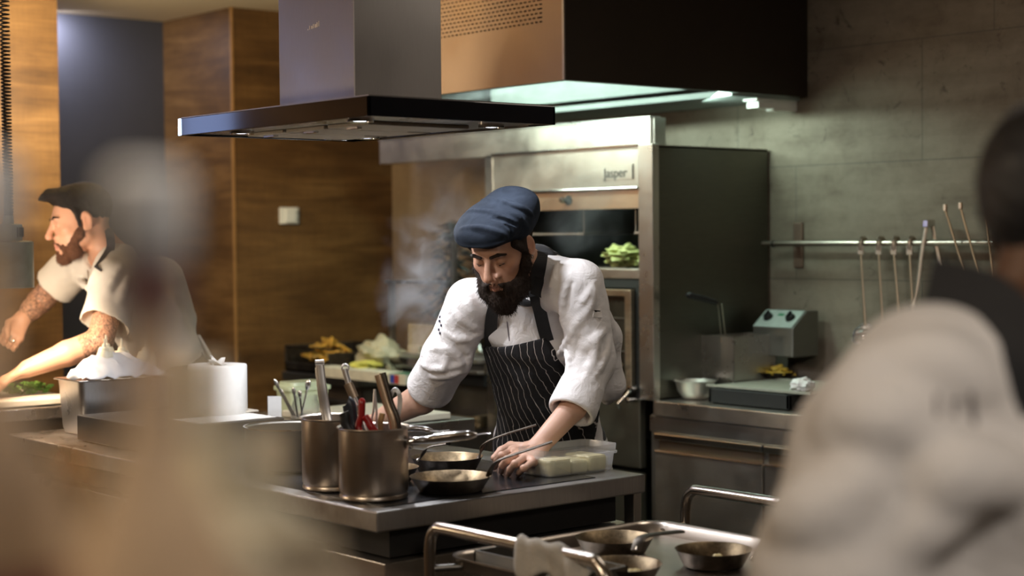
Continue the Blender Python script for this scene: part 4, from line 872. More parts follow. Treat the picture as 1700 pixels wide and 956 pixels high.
    def hit(s, px, py, d0=1.0, d1=7.0):
        r = ray(px, py); d = d0
        while d < d1:
            if s.sample(CAM + r * d) < 0: return CAM + r * d
            d += s.h * .5
        return None
    def ridges(s, lines, r=.008, sink=.003, k=.014, mode='u'):
        for ln in lines:
            P = [s.hit(*q) for q in ln]; P = [p for p in P if p is not None]
            if len(P) < 2: continue
            if np.linalg.norm(P[0] - P[-1]) > .5: continue
            Q = smooth_path(P, 4) if len(P) > 2 else P
            off = unit(P[0] - CAM) * sink; n = len(Q)
            s.chain([q + off for q in Q], [r * (.25 + .75 * math.sin(math.pi * i / (n - 1)) ** .6) for i in range(n)], k, mode)
    def mesh(s):
        D = s.D; S = D < 0; h = s.h
        c = S[:-1, :-1, :-1].astype(np.int8)
        tot = np.zeros(c.shape, np.int8)
        for i in (0, 1):
            for j in (0, 1):
                for k in (0, 1): tot += S[i:i + c.shape[0], j:j + c.shape[1], k:k + c.shape[2]]
        act = np.argwhere((tot > 0) & (tot < 8)); 
        if len(act) == 0: return [], []
        ids = np.full(c.shape, -1, np.int32); ids[tuple(act.T)] = np.arange(len(act))
        V = np.zeros((len(act), 3)); W_ = np.zeros(len(act))
        cor = {}
        for i in (0, 1):
            for j in (0, 1):
                for k in (0, 1): cor[(i, j, k)] = D[act[:, 0] + i, act[:, 1] + j, act[:, 2] + k].astype(float)
        for a in cor:
            for axn in range(3):
                if a[axn] == 0:
                    b = list(a); b[axn] = 1; b = tuple(b); da, db = cor[a], cor[b]; m = (da < 0) != (db < 0)
                    t = np.where(m, da / np.where(da == db, 1, da - db), 0); P = np.tile(np.array(a, float), (len(act), 1)); P[:, axn] += t
                    V[m] += P[m]; W_[m] += 1
        V = s.lo + (act + V / W_[:, None]) * h
        F = []
        for axn in range(3):
            o1, o2 = [q for q in range(3) if q != axn]
            sa = [slice(None)] * 3; sb = [slice(None)] * 3; sa[axn] = slice(0, -1); sb[axn] = slice(1, None)
            A, B = S[tuple(sa)], S[tuple(sb)]
            E_ = np.argwhere(A != B); E_ = E_[(E_[:, o1] > 0) & (E_[:, o2] > 0) & (E_[:, o1] < c.shape[o1]) & (E_[:, o2] < c.shape[o2])]
            inside = A[tuple(E_.T)]
            q = []
            for d1, d2 in ((0, 0), (1, 0), (1, 1), (0, 1)):
                e = E_.copy(); e[:, o1] -= d1; e[:, o2] -= d2; q.append(ids[tuple(e.T)])
            Q = np.stack(q, 1); flip = inside if axn != 1 else ~inside
            Q[flip] = Q[flip][:, ::-1]; F.append(Q)
        F = np.concatenate(F); F = F[(F >= 0).all(1)]
        return V, F
def relax(V, F, it=1, lam=.5):
    V = V.copy(); n = len(V); E_ = np.concatenate([F[:, [0, 1]], F[:, [1, 2]], F[:, [2, 3]], F[:, [3, 0]]])
    E_ = np.concatenate([E_, E_[:, ::-1]]); cnt = np.bincount(E_[:, 0], minlength=n)[:, None]
    for _ in range(it):
        A = np.stack([np.bincount(E_[:, 0], V[E_[:, 1], i], n) for i in range(3)], 1) / np.maximum(cnt, 1)
        V += lam * (A - V)
    return V
def sdf_obj(name, fields, mat, parent=None, origin=None, smooth=1, color=None):
    """fields: one Field or several whose meshes are joined into one object"""
    fields = fields if isinstance(fields, (list, tuple)) else [fields]
    Vs, Fs, n = [], [], 0
    for f in fields:
        V, F = f.mesh() if isinstance(f, Field) else f
        if len(V) == 0: continue
        V = relax(V, F, smooth) if smooth else V
        Vs.append(V); Fs.append(F + n); n += len(V)
    V = np.concatenate(Vs); F = np.concatenate(Fs)
    org = np.array(wpos(parent)) if parent else np.array(origin if origin is not None else (0, 0, 0), float)
    me = bpy.data.meshes.new(name); me.vertices.add(len(V)); me.vertices.foreach_set('co', (V - org).astype(np.float32).ravel())
    me.loops.add(len(F) * 4); me.loops.foreach_set('vertex_index', F.astype(np.int32).ravel())
    me.polygons.add(len(F)); me.polygons.foreach_set('loop_start', np.arange(len(F), dtype=np.int32) * 4); me.polygons.foreach_set('loop_total', np.full(len(F), 4, np.int32))
    me.polygons.foreach_set('use_smooth', np.ones(len(F), bool)); me.update(calc_edges=True); me.validate()
    if color is not None:
        ca = me.color_attributes.new('Col', 'FLOAT_COLOR', 'POINT'); C4 = np.ones((len(V), 4), np.float32); C4[:, :3] = color(V); ca.data.foreach_set('color', C4.ravel())
    finish(me, mat); o = bpy.data.objects.new(name, me); COL.objects.link(o)
    if parent: o.parent = parent
    else: o.location = org
    return o
def skin_mat(name, rough=.48, tattoo=False):
    m = N(name); vc = m.n('ShaderNodeVertexColor', layer_name='Col'); v = m.coords()
    fine = m.noise(v, 260, 3, .6); base = m.mix(.10, vc.outputs['Color'], (.55, .16, .10), 'MULTIPLY')
    if tattoo:
        w = m.n('ShaderNodeTexVoronoi', {'Vector': m.n('ShaderNodeMapping', {'Vector': v, 'Scale': (1, 1, 1)}).outputs[0], 'Scale': 34.0}, feature='DISTANCE_TO_EDGE').outputs['Distance']
        ln = m.ramp(w, [(.03, 1.0), (.075, 0.0)]); n2 = m.noise(v, 55, 3, .6, 2.5); l2 = m.ramp(n2, [(.47, 0.0), (.50, 1.0), (.54, 1.0), (.57, 0.0)])
        ink = m.math('MULTIPLY', m.math('MAXIMUM', ln, l2), m.math('MULTIPLY', vc.outputs['Alpha'], .0)) if False else m.math('MAXIMUM', m.math('MULTIPLY', ln, .45), l2)
        tm = m.n('ShaderNodeVertexColor', layer_name='Ink').outputs['Color']
        base = m.mix(m.math('MULTIPLY', m.math('MULTIPLY', ink, 1.0), tm), base, (.035, .035, .032))
    m.set(Base_Color=base, Roughness=rough, Subsurface_Weight=.08, Subsurface_Radius=(.01, .004, .002)); m.bump(fine, .12, .002); return m.m
def cloth_mat(name, col, weave=.08, wr=0.0, **k):
    m = N(name); v = m.coords(); a = m.noise(v, 900, 2, .5); b = m.noise(v, 26, 4, .55, .6); c = m.noise(v, 7, 3, .5)
    m.set(Base_Color=m.ramp(c, [(.3, tuple(x * .95 for x in col)), (.7, col)]), Roughness=.9, Sheen_Weight=.15, **k)
    hgt = m.math('ADD', m.math('MULTIPLY', a, weave), m.math('MULTIPLY', b, wr)); m.bump(hgt, .5, .012); return m.m
# head landmarks in head space: x = person's right, y = forward, z = up (metres)
def head_field(F, c, R, s=1.0, nose=1.0, bald=False):
    c = np.array(c); R = np.array(R)
    P = lambda p: c + R @ (np.array(p, float) * s)
    F.ell(P((0, -.015, .035)), np.array((.075, .095, .085)) * s, R, .02)          # cranium
    F.ell(P((0, .035, -.01)), np.array((.064, .058, .085)) * s, R, .03)            # face mass
    F.ell(P((0, .050, -.065)), np.array((.046, .042, .045)) * s, R, .03)           # jaw front
    F.cone(P((.052, .0, -.055)), P((.020, .072, -.098)), .018 * s, .016 * s, .03); F.cone(P((-.052, .0, -.055)), P((-.020, .072, -.098)), .018 * s, .016 * s, .03)
    F.ell(P((0, .082, -.104)), np.array((.020, .013, .014)) * s, R, .018)          # chin
    F.cone(P((.030, .083, .022)), P((-.030, .083, .022)), .010 * s, .010 * s, .016)   # brow ridge
    for q in (-1, 1):
        F.ell(P((q * .043, .062, -.022)), np.array((.017, .016, .014)) * s, R, .018)   # cheek bone
        F.ell(P((q * .031, .099, .001)), np.array((.018, .013, .011)) * s, R, .012, 's')   # eye socket
        F.ell(P((q * .031, .080, .000)), np.array((.0135, .0125, .0110)) * s, R, .004)   # lid over the eyeball
        F.ell(P((q * .016, .094, -.040)), np.array((.008, .010, .0075)) * s, R, .006)    # nostril wing
        F.ell(P((q * .0085, .103, -.0475)), np.array((.0035, .005, .003)) * s, R, .003, 's')
        # ear
        ec = P((q * .078, -.008, -.008)); Re = R @ np.array([[math.cos(q * .35), -math.sin(q * .35), 0], [math.sin(q * .35), math.cos(q * .35), 0], [0, 0, 1]])
        F.ell(ec, np.array((.008, .019, .032)) * s, Re, .006)
        F.ell(P((q * .087, -.004, -.004)), np.array((.006, .011, .018)) * s, Re, .004, 's')
        F.ell(P((q * .077, .004, -.030)), np.array((.006, .009, .010)) * s, Re, .005)
    F.cone(P((0, .092, .012)), P((0, .117 + .004 * nose, -.032)), .0075 * s, .0105 * s, .012)   # nose bridge and tip
    F.ell(P((0, .113 + .004 * nose, -.036)), np.array((.011, .011, .009)) * s, R, .008)
    F.ell(P((0, .092, -.060)), np.array((.022, .012, .012)) * s, R, .010)
    F.cone(P((.019, .088, -.069)), P((0, .0995, -.067)), .0042 * s, .0055 * s, .004); F.cone(P((-.019, .088, -.069)), P((0, .0995, -.067)), .0042 * s, .0055 * s, .004)
    F.cone(P((.016, .087, -.078)), P((0, .0985, -.0785)), .0048 * s, .0068 * s, .004); F.cone(P((-.016, .087, -.078)), P((0, .0985, -.0785)), .0048 * s, .0068 * s, .004)
    F.cone(P((.018, .0985, -.0728)), P((-.018, .0985, -.0728)), .0016 * s, .0016 * s, .003, 's')
    return P
def skin_color(base, P, R, c, s=1.0, lip=(.30, .13, .10), arm=None):
    R = np.array(R); c = np.array(c)
    def fn(V):
        q = ((V - c) @ R) / s; C_ = np.tile(np.array(base, float), (len(V), 1))
        m = np.exp(-(((q[:, 0]) / .021) ** 2 + ((q[:, 1] - .098) / .018) ** 2 + ((q[:, 2] + .073) / .011) ** 2) ** 2)[:, None]
        C_ = C_ * (1 - m * .8) + np.array(lip) * m * .8
        for (a, b, d, r) in ((0, .115, -.035, .018), (.045, .07, -.03, .022), (-.045, .07, -.03, .022), (.08, -.01, -.01, .03), (-.08, -.01, -.01, .03)):
            w = np.exp(-((q - np.array([a, b, d])) ** 2).sum(1) / r ** 2)[:, None] * .35; C_ = C_ * (1 - w) + C_ * np.array([1.05, .72, .66]) * w
        if arm is not None:
            w = np.clip((np.linalg.norm(V - c, axis=1) - .22) / .08, 0, 1)[:, None]; C_ = C_ * (1 - w) + np.array(arm) * w
        return C_
    return fn
def hand_field(F, wrist, palm, fingers, thumb, wr=.026, k=.008, rp=.017):
    """palm: list of 4 knuckle points; fingers: list of 4 chains of 3 more points from each knuckle; thumb: chain of 4 points"""
    w = np.array(wrist, float); kn = [np.array(p, float) for p in palm]
    mid = (kn[1] + kn[2]) / 2
    for i, p in enumerate(kn): F.cone(w + (p - mid) * .35, p, rp * 1.1, rp * .78, .014)
    for i in range(3): F.cone(kn[i], kn[i + 1], rp * .72, rp * .72, .01)
    rad = [.0098, .0102, .0098, .0086]
    for i, ch in enumerate(fingers):
        pts = [kn[i]] + [np.array(p, float) for p in ch]; r = rad[i]
        F.chain(pts, [r * 1.08, r, r * .93, r * .80], .003)
        for p in pts[:2]: F.ell(p, (r * 1.12,) * 3, None, .004)
    pts = [np.array(p, float) for p in thumb]
    F.chain(pts, [.016, .0125, .0115, .0095], .006)
def strip(pts_px, F, w, lift=.004, th=.004, mat=None, name='strap', parent=None, extra=None):
    P = []
    for q in pts_px:
        h = F.hit(*q) if len(q) == 2 else at(*q)
        if h is not None: P.append(h - unit(ray(q[0], q[1])) * lift if len(q) == 2 else h)
    P = smooth_path(P, 6); mb = MB(); n = len(P); vs = []
    for i in range(n):
        T = unit(P[min(i + 1, n - 1)] - P[max(i - 1, 0)]); vd = unit(P[i] - CAM); s_ = unit(np.cross(T, vd)); nn = np.cross(s_, T)
        for a, b in ((-1, -1), (1, -1), (1, 1), (-1, 1)): vs.append(P[i] + s_ * w * a * .5 + nn * th * b * .5)
    fs = [(i * 4 + j, i * 4 + (j + 1) % 4, i * 4 + 4 + (j + 1) % 4, i * 4 + 4 + j) for i in range(n - 1) for j in range(4)] + [(0, 1, 2, 3), (4 * n - 4, 4 * n - 1, 4 * n - 2, 4 * n - 3)]
    return obj(name, mb.add(vs, fs, True), mat, parent)
# ------------------------------------------------------------------ the chef in the cap, leaning on the island
skin1 = skin_mat('skin of the capped chef')
coat_m = cloth_mat('white chef coat cotton', (.76, .74, .74), .06, 1.0)
c1 = np.array([2.8241, 3.3807, 1.4939]); R1 = np.array([[-0.4043, -0.7886, -0.4632], [0.9144, -0.36, -0.1852], [-0.0207, -0.4985, 0.8667]])
chef = thing('person', 'bearded person in dark flat cap, white coat and pinstripe apron leaning over the island', 'person', (3.32, 3.72, 0))
SCL = 1.0
Lat = unit([-.25, .97, 0]); Fwd = unit([-.97, -.25, 0])
neckb = at(897, 466, 4.60)
Tor = [at(889, 497, 4.64), at(889, 545, 4.70), at(905, 640, 4.84), at(914, 735, 4.97), at(917, 830, 5.03)]
Trad = [(.125, .085), (.165, .112), (.155, .110), (.172, .118), (.180, .12)]
RS, RE, RC, RW = at(782, 503, 4.66), at(742, 592, 4.74), at(700, 661, 4.87), at(640, 692, 5.00)
LS, LE, LC, LW = at(962, 468, 4.47), at(984, 600, 4.50), at(952, 676, 4.42), at(893, 742, 4.33)
# --- body (skin)
B = Field((2.62, 2.98, .86), (3.5, 4.40, 1.68), .0033)
P = head_field(B, c1, R1)
B.cone(P((0, -.035, -.05)), neckb, .056, .060, .03)
for i in range(4): B.slab(Tor[i], Tor[i + 1], Lat, tuple(x - .02 for x in Trad[i]), tuple(x - .02 for x in Trad[i + 1]))
B.cone(neckb, RS, .05, .045, .03); B.cone(neckb, LS, .05, .045, .03)
B.chain([RS, RE, RC, RW], [.046, .046, .047, .033]); B.chain([LS, LE, LC, LW], [.046, .040, .035, .027])
# left hand resting on its fingertips on the worktop
kn = [on_z(850, 748, .950), on_z(860, 753, .952), on_z(872, 759, .948), on_z(884, 767, .940)]
fing = [[on_z(833, 756, .949), on_z(825, 765, .932), on_z(821, 776, .911)], [on_z(842, 763, .950), on_z(834, 773, .931), on_z(832, 783, .910)],
        [on_z(855, 770, .945), on_z(847, 779, .928), on_z(844, 787, .910)], [on_z(870, 777, .936), on_z(863, 783, .922), on_z(860, 788, .909)]]
hand_field(B, LW, kn, fing, [LW + (kn[0] - LW) * .35, on_z(848, 740, .945), on_z(832, 748, .930), on_z(820, 760, .914)], rp=.0155)
# right hand holding food on the board
rw = RW; d_ = unit(at(600, 700, 5.14) - RW)
sd_ = unit(np.cross(d_, [0, 0, 1])); K0 = RW + d_ * .085 + np.array([0, 0, -.004])
kn = [K0 + sd_ * w for w in (-.032, -.011, .011, .031)]
fing = [[k_ + d_ * .035 + [0, 0, -.008], k_ + d_ * .055 + [0, 0, -.025], k_ + d_ * .058 + [0, 0, -.042]] for k_ in kn]
hand_field(B, RW, kn, fing, [RW + d_ * .02 - sd_ * .02, RW + d_ * .05 - sd_ * .045 + [0, 0, -.01], RW + d_ * .085 - sd_ * .045 + [0, 0, -.025], RW + d_ * .11 - sd_ * .035 + [0, 0, -.038]])
Lg = Field((3.0, 3.3, -.01), (3.65, 4.1, 1.0), .009)
feet = [np.array((3.20, 3.56, .06)), np.array((3.38, 3.86, .06))]; hipc = Tor[3]
for i, ft in enumerate(feet):
    hp = hipc + Lat * (.085 if i else -.085); knee = (hp + ft) / 2 + Fwd * .03
    Lg.chain([hp, knee, ft], [.075, .055, .042], .02)
body = sdf_obj('body', [B, Lg], skin1, chef, color=skin_color((.46, .26, .17), P, R1, c1, arm=(.60, .38, .28)))  # arms paler than the face, hood light put into the skin colour
# --- eyebrows, lashes, hair, beard
hair_m = N('dark brown hair'); _v = hair_m.coords(); _n = hair_m.noise(_v, 320, 4, .7, 1.5)
hair_m.set(Base_Color=hair_m.ramp(_n, [(.35, (.010, .007, .005)), (.7, (.040, .022, .013))]), Roughness=.8, Specular_IOR_Level=.2); hair_m.bump(_n, .9, .004); hair_m = hair_m.m
Hb = Field(c1 - .22, c1 + .22, .0024)
for q in (-1, 1):
    Hb.chain([P((q * .052, .082, .019)), P((q * .036, .097, .026)), P((q * .015, .101, .020))], [.0030, .0048, .0044], .003)
    Hb.chain([P((q * .043, .084, -.006)), P((q * .031, .0935, -.0085)), P((q * .019, .088, -.006))], [.0012, .0016, .0012], .002)
sdf_obj('eyebrows_and_lashes', Hb, hair_m, chef, smooth=0)
Hb = Field(c1 - .26, c1 + .22, .0026)
def beard(F, P, R, s=1.0, length=.05, full=1.0):
    for q in (-1, 1):
        F.cone(P((q * .070, .012, -.005)), P((q * .066, .022, -.05)), .009 * full, .014 * full, .012)
        F.cone(P((q * .066, .022, -.05)), P((q * .038, .066, -.100)), .014 * full, .020 * full, .018)
        F.cone(P((q * .038, .066, -.100)), P((0, .088, -.112)), .018 * full, .018 * full, .02)
        F.chain([P((q * .030, .086, -.086)), P((q * .024, .096, -.066)), P((q * .004, .106, -.056))], [.0062 * full, .0046 * full, .0030 * full], .004)
        F.cone(P((q * .064, .030, -.040)), P((q * .048, .058, -.078)), .015 * full, .016 * full, .014)
        F.ell(P((q * .042, .048, -.102)), np.array((.030, .036, .032)) * full, R, .02)
        F.cone(P((q * .034, .082, -.075)), P((q * .034, .070, -.105)), .010 * full, .014 * full, .012)
    F.ell(P((0, .076, -.112 - length * .45)), np.array((.036, .030, .022 + length * .55)) * full, R, .025)
    F.ell(P((0, .098, -.092)), np.array((.013, .006, .006)), R, .006)
beard(Hb, P, R1, 1, .036, 1.0)
sl = Hb.sl(c1 - .3, c1 + .3); x, y, z = Hb.xyz(sl)
Hb.D = Hb.D + (.0030 * waves(x, y, z, 420, 8) + .0035 * waves(x, y, z, 150, 6, 5)).astype(np.float32)
Hm = Field(c1 - .26, c1 + .22, .0026)
for a in ((0, .0985, -.0728),): Hb.ell(P(a), (.018, .012, .0068), R1, .003, 's')
sdf_obj('beard', Hb, hair_m, chef, smooth=0)
def strands(name, pts, dirs, L, mat, parent, r=.0011, seed=1, curl=.35):
    rs = np.random.RandomState(seed); mb = MB()
    for p, d in zip(pts, dirs):
        l = L * (.5 + .8 * rs.rand()); d = unit(d + rs.normal(size=3) * curl); m_ = p + d * l * .5; e = m_ + unit(d + rs.normal(size=3) * curl) * l * .5
        u = unit(np.cross(d, [.3, .5, .8])); w = np.cross(d, u)
        mb.add([p + u * r, p - u * r * .5 + w * r * .87, p - u * r * .5 - w * r * .87, m_ + u * r * .6, m_ - u * r * .3 + w * r * .5, m_ - u * r * .3 - w * r * .5, e],
               [(0, 1, 4, 3), (1, 2, 5, 4), (2, 0, 3, 5), (3, 4, 6), (4, 5, 6), (5, 3, 6)])
    return obj(name, mb, mat, parent, autosmooth=False)
def surf_pts(F, n, seed, cond=lambda q: True):
    V, Fc = F.mesh(); rs = np.random.RandomState(seed); i = rs.choice(len(V), min(n * 3, len(V)), replace=False); out = []
    for k in i:
        p = V[k]
        if cond(p):
            ii = np.round((p - F.lo) / F.h).astype(int); ii = np.clip(ii, 2, F.n - 3)
            g = np.array([F.D[tuple(ii + e)] - F.D[tuple(ii - e)] for e in np.eye(3, dtype=int) * 2]); out.append((p, unit(g)))
            if len(out) >= n: break
    return out
sp = surf_pts(Hb, 2600, 3)
down = R1 @ np.array([0, .25, -1.])
strands('beard_strands', [a for a, b in sp], [b * .45 + down * .8 for a, b in sp], .014, hair_m, chef, .0006)
Hh = Field(c1 - .2, c1 + .2, .003)
Hh.ell(P((0, -.022, .030)), (.0805, .098, .080), R1)
Hh.ell(P((0, .10, -.02)), (.10, .085, .12), R1, .01, 's')
Hh.ell(P((0, -.02, -.085)), (.12, .13, .045), R1, .01, 's')
for q in (-1, 1): Hh.cone(P((q * .064, .046, .030)), P((q * .069, .022, .0)), .013, .011, .012)
for q in (-1, 1): Hh.cone(P((q * .071, .008, .02)), P((q * .073, .012, -.02)), .009, .007, .008)
sdf_obj('hair', Hh, hair_m, chef)
# --- flat cap
cap_m = N('navy black cap cotton'); _v = cap_m.coords(); _n = cap_m.noise(_v, 500, 3, .6); _m = cap_m.noise(_v, 22, 4, .6, .8)
cap_m.set(Base_Color=cap_m.ramp(_m, [(.3, (.010, .014, .022)), (.7, (.020, .027, .040))]), Roughness=.9, Specular_IOR_Level=.15); cap_m.bump(cap_m.math('ADD', _n, cap_m.math('MULTIPLY', _m, 1.2)), .35, .006); cap_m = cap_m.m
K = Field(c1 - .24, c1 + .26, .0028)
K.ell(P((0, -.018, .068)), (.094, .116, .054), R1, .02)
K.ell(P((0, .022, .084)), (.089, .092, .037), R1, .03)
K.ell(P((.006, .058, .080)), (.083, .062, .024), R1, .02)
K.ell(P((0, .066, .064)), (.078, .056, .008), R1, .010)
K.ell(P((-.048, -.040, .050)), (.046, .080, .040), R1, .03)
K.ell(P((-.03, -.06, .088)), (.070, .066, .042), R1, .03)
xl = K.sl(c1 - .3, c1 + .3); x, y, z = K.xyz(xl)
K.D += (.0050 * waves(x, y, z, 55, 6, 3) + .0016 * waves(x, y, z, 130, 6, 9)).astype(np.float32)
K.ell(P((0, -.01, -.02)), (.078, .105, .085), R1, .006, 's')
K.ridges([[(776, 352), (800, 350), (830, 358), (852, 372)], [(765, 380), (795, 378), (825, 385), (845, 395)], [(800, 332), (840, 336), (872, 350)], [(846, 352), (862, 362), (878, 382)], [(850, 340), (868, 345), (884, 358)]], .006, .001, .008)
K.ridges([[(838, 372), (850, 382), (846, 398)], [(815, 362), (840, 366), (862, 376)]], .004, -.001, .006, 's')
cap = sdf_obj('flat_cap', K, cap_m, chef)
# --- coat
G = Field((2.6, 2.9, .74), (3.62, 4.30, 1.56), .0042)
for i in range(3): G.slab(Tor[i], Tor[i + 1], Lat, Trad[i], Trad[i + 1], .03)
G.slab(Tor[3] , Tor[3] + (Tor[4] - Tor[3]) * .4, Lat, (.185, .13), (.20, .14), .03)
G.slab(neckb + [0, 0, .0], Tor[0], Lat, (.085, .07), Trad[0], .04)
T_ = Field((2.6, 2.9, .35), (3.62, 4.30, 1.40), .0045)      # torso only, carries the apron
for i in range(3): T_.slab(Tor[i], Tor[i + 1], Lat, Trad[i], Trad[i + 1], .03)
T_.slab(Tor[3], Tor[4], Lat, (.185, .13), (.20, .14), .03); T_.slab(Tor[4], Tor[4] + [.02, .02, -.30], Lat, (.20, .14), (.215, .15), .03)
G.cone(neckb, RS, .062, .058, .04); G.cone(at(902, 462, 4.58), LS, .070, .060, .05); G.cone(at(885, 468, 4.60), at(930, 478, 4.50), .068, .06, .04)
RCc = at(716, 640, 4.84); G.chain([RS, RE, RCc + (RE - RCc) * .1], [.068, .070, .066], .02); G.chain([LS + [0, 0, -.006], LE, LC + (LE - LC) * .05], [.068, .062, .056], .02)
G.chain([LS + [.03, .0, -.05], at(1003, 560, 4.62), at(1012, 640, 4.66), at(1008, 664, 4.68)], [.045, .045, .040, .016], .03)     # loose back of the coat
def cuff(F, a, b, r, L=.058, rin=.048):
    ax = unit(b - a); F.cone(b - ax * L, b, r, r + .004, .006); F.cone(b - ax * .012, b + ax * .10, rin, rin + .02, .004, 's'); F.slab(b + ax * .045, b + ax * .12, np.cross(ax, [0, 0, 1]), (.12, .12), (.12, .12), .004, 's', .028)
rel = [[(748, 500), (765, 528), (790, 545)], [(736, 548), (765, 562), (800, 552)], [(712, 580), (740, 578), (762, 596), (764, 612)], [(700, 604), (728, 612), (768, 604)], [(745, 520), (738, 560)],
       [(772, 478), (786, 510), (806, 545)], [(722, 570), (742, 590), (735, 615)], [(715, 625), (745, 622), (770, 612)], [(758, 560), (778, 590), (770, 620)],
       [(985, 470), (970, 498), (938, 545)], [(988, 478), (978, 510), (960, 540)], [(1004, 545), (975, 575), (935, 598)], [(1008, 585), (975, 612), (930, 640)], [(1010, 560), (1000, 600), (975, 640)],
       [(925, 440), (918, 475), (912, 520)], [(950, 448), (936, 490), (934, 540)], [(990, 560), (985, 600), (960, 650)], [(798, 560), (800, 600), (812, 628)], [(935, 560), (945, 600), (938, 640)],
       [(845, 505), (840, 540)], [(872, 520), (868, 550)], [(965, 520), (945, 560), (925, 590)]]
G.ridges(rel, .0085, .0025, .010)
x, y, z = G.xyz(tuple(slice(None) for _ in range(3)))
G.D += (.0045 * waves(x, y, z, 34, 6, 2, (1, 1, .6)) + .0016 * waves(x, y, z, 85, 6, 9)).astype(np.float32)
G.ridges([[(760, 545), (780, 560), (800, 575)], [(950, 470), (942, 520)], [(962, 560), (950, 600)]], .006, .000, .012, 's')
cuff(G, RE, RCc, .068, rin=.056); cuff(G, LE, LC, .063)
G.cone(P((0, .02, -.10)), neckb + [0, 0, .03], .058, .062, .01, 's')
coat = sdf_obj('chef_coat', G, coat_m, chef, smooth=2)
pk = G.hit(1000, 520); 
if pk is not None:
    strip([(985, 521), (992, 522), (999, 522)], G, .016, .002, .003, cloth_mat('pen pocket', (.70, .68, .67)), 'pen_pocket', chef)
    strip([(987, 516), (996, 517)], G, .005, .003, .003, M_['black'], 'pen', chef)
tx = MB()
for (a, b) in ((729, 526), (728, 533), (731, 540), (727, 547), (729, 553)):
    h = G.hit(a + 2, b)
    if h is not None: tx.obox(h - unit(ray(a, b)) * .001, (.0035, .0015, .0035), np.eye(3))
obj('sleeve_print', tx, plain('dark embroidery', (.05, .05, .08), .8), chef)
strip([(843, 503), (842, 535), (846, 566)], G, .003, .001, .002, plain('placket line', (.12, .10, .12), .8), 'placket_line', chef)
# --- apron
ap = N('black pinstripe cotton'); tc = ap.n('ShaderNodeTexCoord').outputs['Object']; sep = ap.n('ShaderNodeSeparateXYZ', {0: tc})
lat = ap.math('ADD', ap.math('MULTIPLY', sep.outputs[0], float(Lat[0])), ap.math('MULTIPLY', sep.outputs[1], float(Lat[1])))
wob = ap.noise(ap.n('ShaderNodeMapping', {'Vector': tc, 'Scale': (1, 1, 1)}).outputs[0], 9, 3, .5); wob2 = ap.noise(tc, 30, 2, .5)
co = ap.math('ADD', lat, ap.math('ADD', ap.math('MULTIPLY', wob, .05), ap.math('MULTIPLY', wob2, .012)))
fr_ = ap.math('FRACT', ap.math('DIVIDE', co, .0235)); ab = ap.math('ABSOLUTE', ap.math('SUBTRACT', fr_, .5))
ap.set(Base_Color=ap.ramp(ab, [(.018, (.60, .56, .54)), (.045, (.007, .007, .009))]), Roughness=.88); ap.bump(ap.noise(tc, 26, 4, .5, .6), .5, .01)
e_l = [T_.hit(*q) for q in ((807, 572), (805, 600), (812, 640), (820, 690), (812, 750))]
e_r = [T_.hit(*q) for q in ((908, 560), (925, 585), (948, 625), (985, 680), (1016, 740))]
cen = Tor[2]
Ap = Field.__new__(Field); Ap.lo, Ap.h, Ap.n, Ap.ax = T_.lo, T_.h, T_.n, T_.ax; x, y, z = Ap.xyz(tuple(slice(None) for _ in range(3)))
def edge(E_, sign, fb):
    Z = [p[2] for p in E_ if p is not None]; S_ = [(p - cen) @ Lat for p in E_ if p is not None]
    o = np.argsort(Z); return np.array(Z)[o], np.array(S_)[o]
zl, sl_ = edge(e_l, 1, 0); zr, sr = edge(e_r, -1, 0)
zv = Ap.ax[2]; SLm = np.interp(zv, np.concatenate([[.35], zl]), np.concatenate([[.20], sl_]))[None, None, :]; SRm = np.interp(zv, np.concatenate([[.35], zr]), np.concatenate([[-.20], sr]))[None, None, :]
_wd = .06 * np.clip((1.02 - zv) / .12, 0, 1)[None, None, :]; SLm = SLm + _wd; SRm = SRm - _wd
sc = (x - cen[0]) * Lat[0] + (y - cen[1]) * Lat[1]; fw = (x - cen[0]) * Fwd[0] + (y - cen[1]) * Fwd[1]
ztop = e_r[0][2] + (e_l[0][2] - e_r[0][2]) * np.clip((sc - sr[-1]) / (sl_[-1] - sr[-1]), 0, 1) - .012 * np.sin(np.clip((sc - sr[-1]) / (sl_[-1] - sr[-1]), 0, 1) * math.pi)
reg = np.maximum(np.maximum(sc - SLm, SRm - sc), z - ztop)
wav = .006 * waves(x, y, z, 40, 6, 6, (1, 1, .45)) + .003 * waves(x, y, z, 95, 5, 1, (1, 1, .5))
Ap.D = smax(T_.D - .014 + wav.astype(np.float32), reg.astype(np.float32), .004)
Ap.D = np.maximum(Ap.D, -(fw + .06) + 0 * z).astype(np.float32); Ap.D = np.maximum(Ap.D, (.42 - z) + 0 * x + 0 * y).astype(np.float32)
sdf_obj('apron', Ap, ap.m, chef)
blk = cloth_mat('black apron strap', (.010, .010, .011), .05, .2)
strip([(814, 575), (815, 550), (817, 522), (826, 497)], G, .034, .005, .006, blk, 'apron_strap', chef)
strip([(909, 566), (903, 545), (896, 515), (889, 487), (890, 462)], G, .036, .005, .006, blk, 'apron_strap', chef)
strip([(896, 420), (893, 440), (888, 462), (877, 484), (860, 498)], B, .046, .012, .012, blk, 'neckerchief_fold', chef)
strip([(903, 424), (902, 445), (898, 468), (890, 490)], G, .034, .006, .008, blk, 'neckerchief_fold', chef)
Kc = Field(neckb - .16, neckb + .2, .003)
na = unit(P((0, -.03, -.07)) - neckb); nu = unit(np.cross(na, Lat)); nl = np.cross(nu, na)
cm = neckb + na * .030
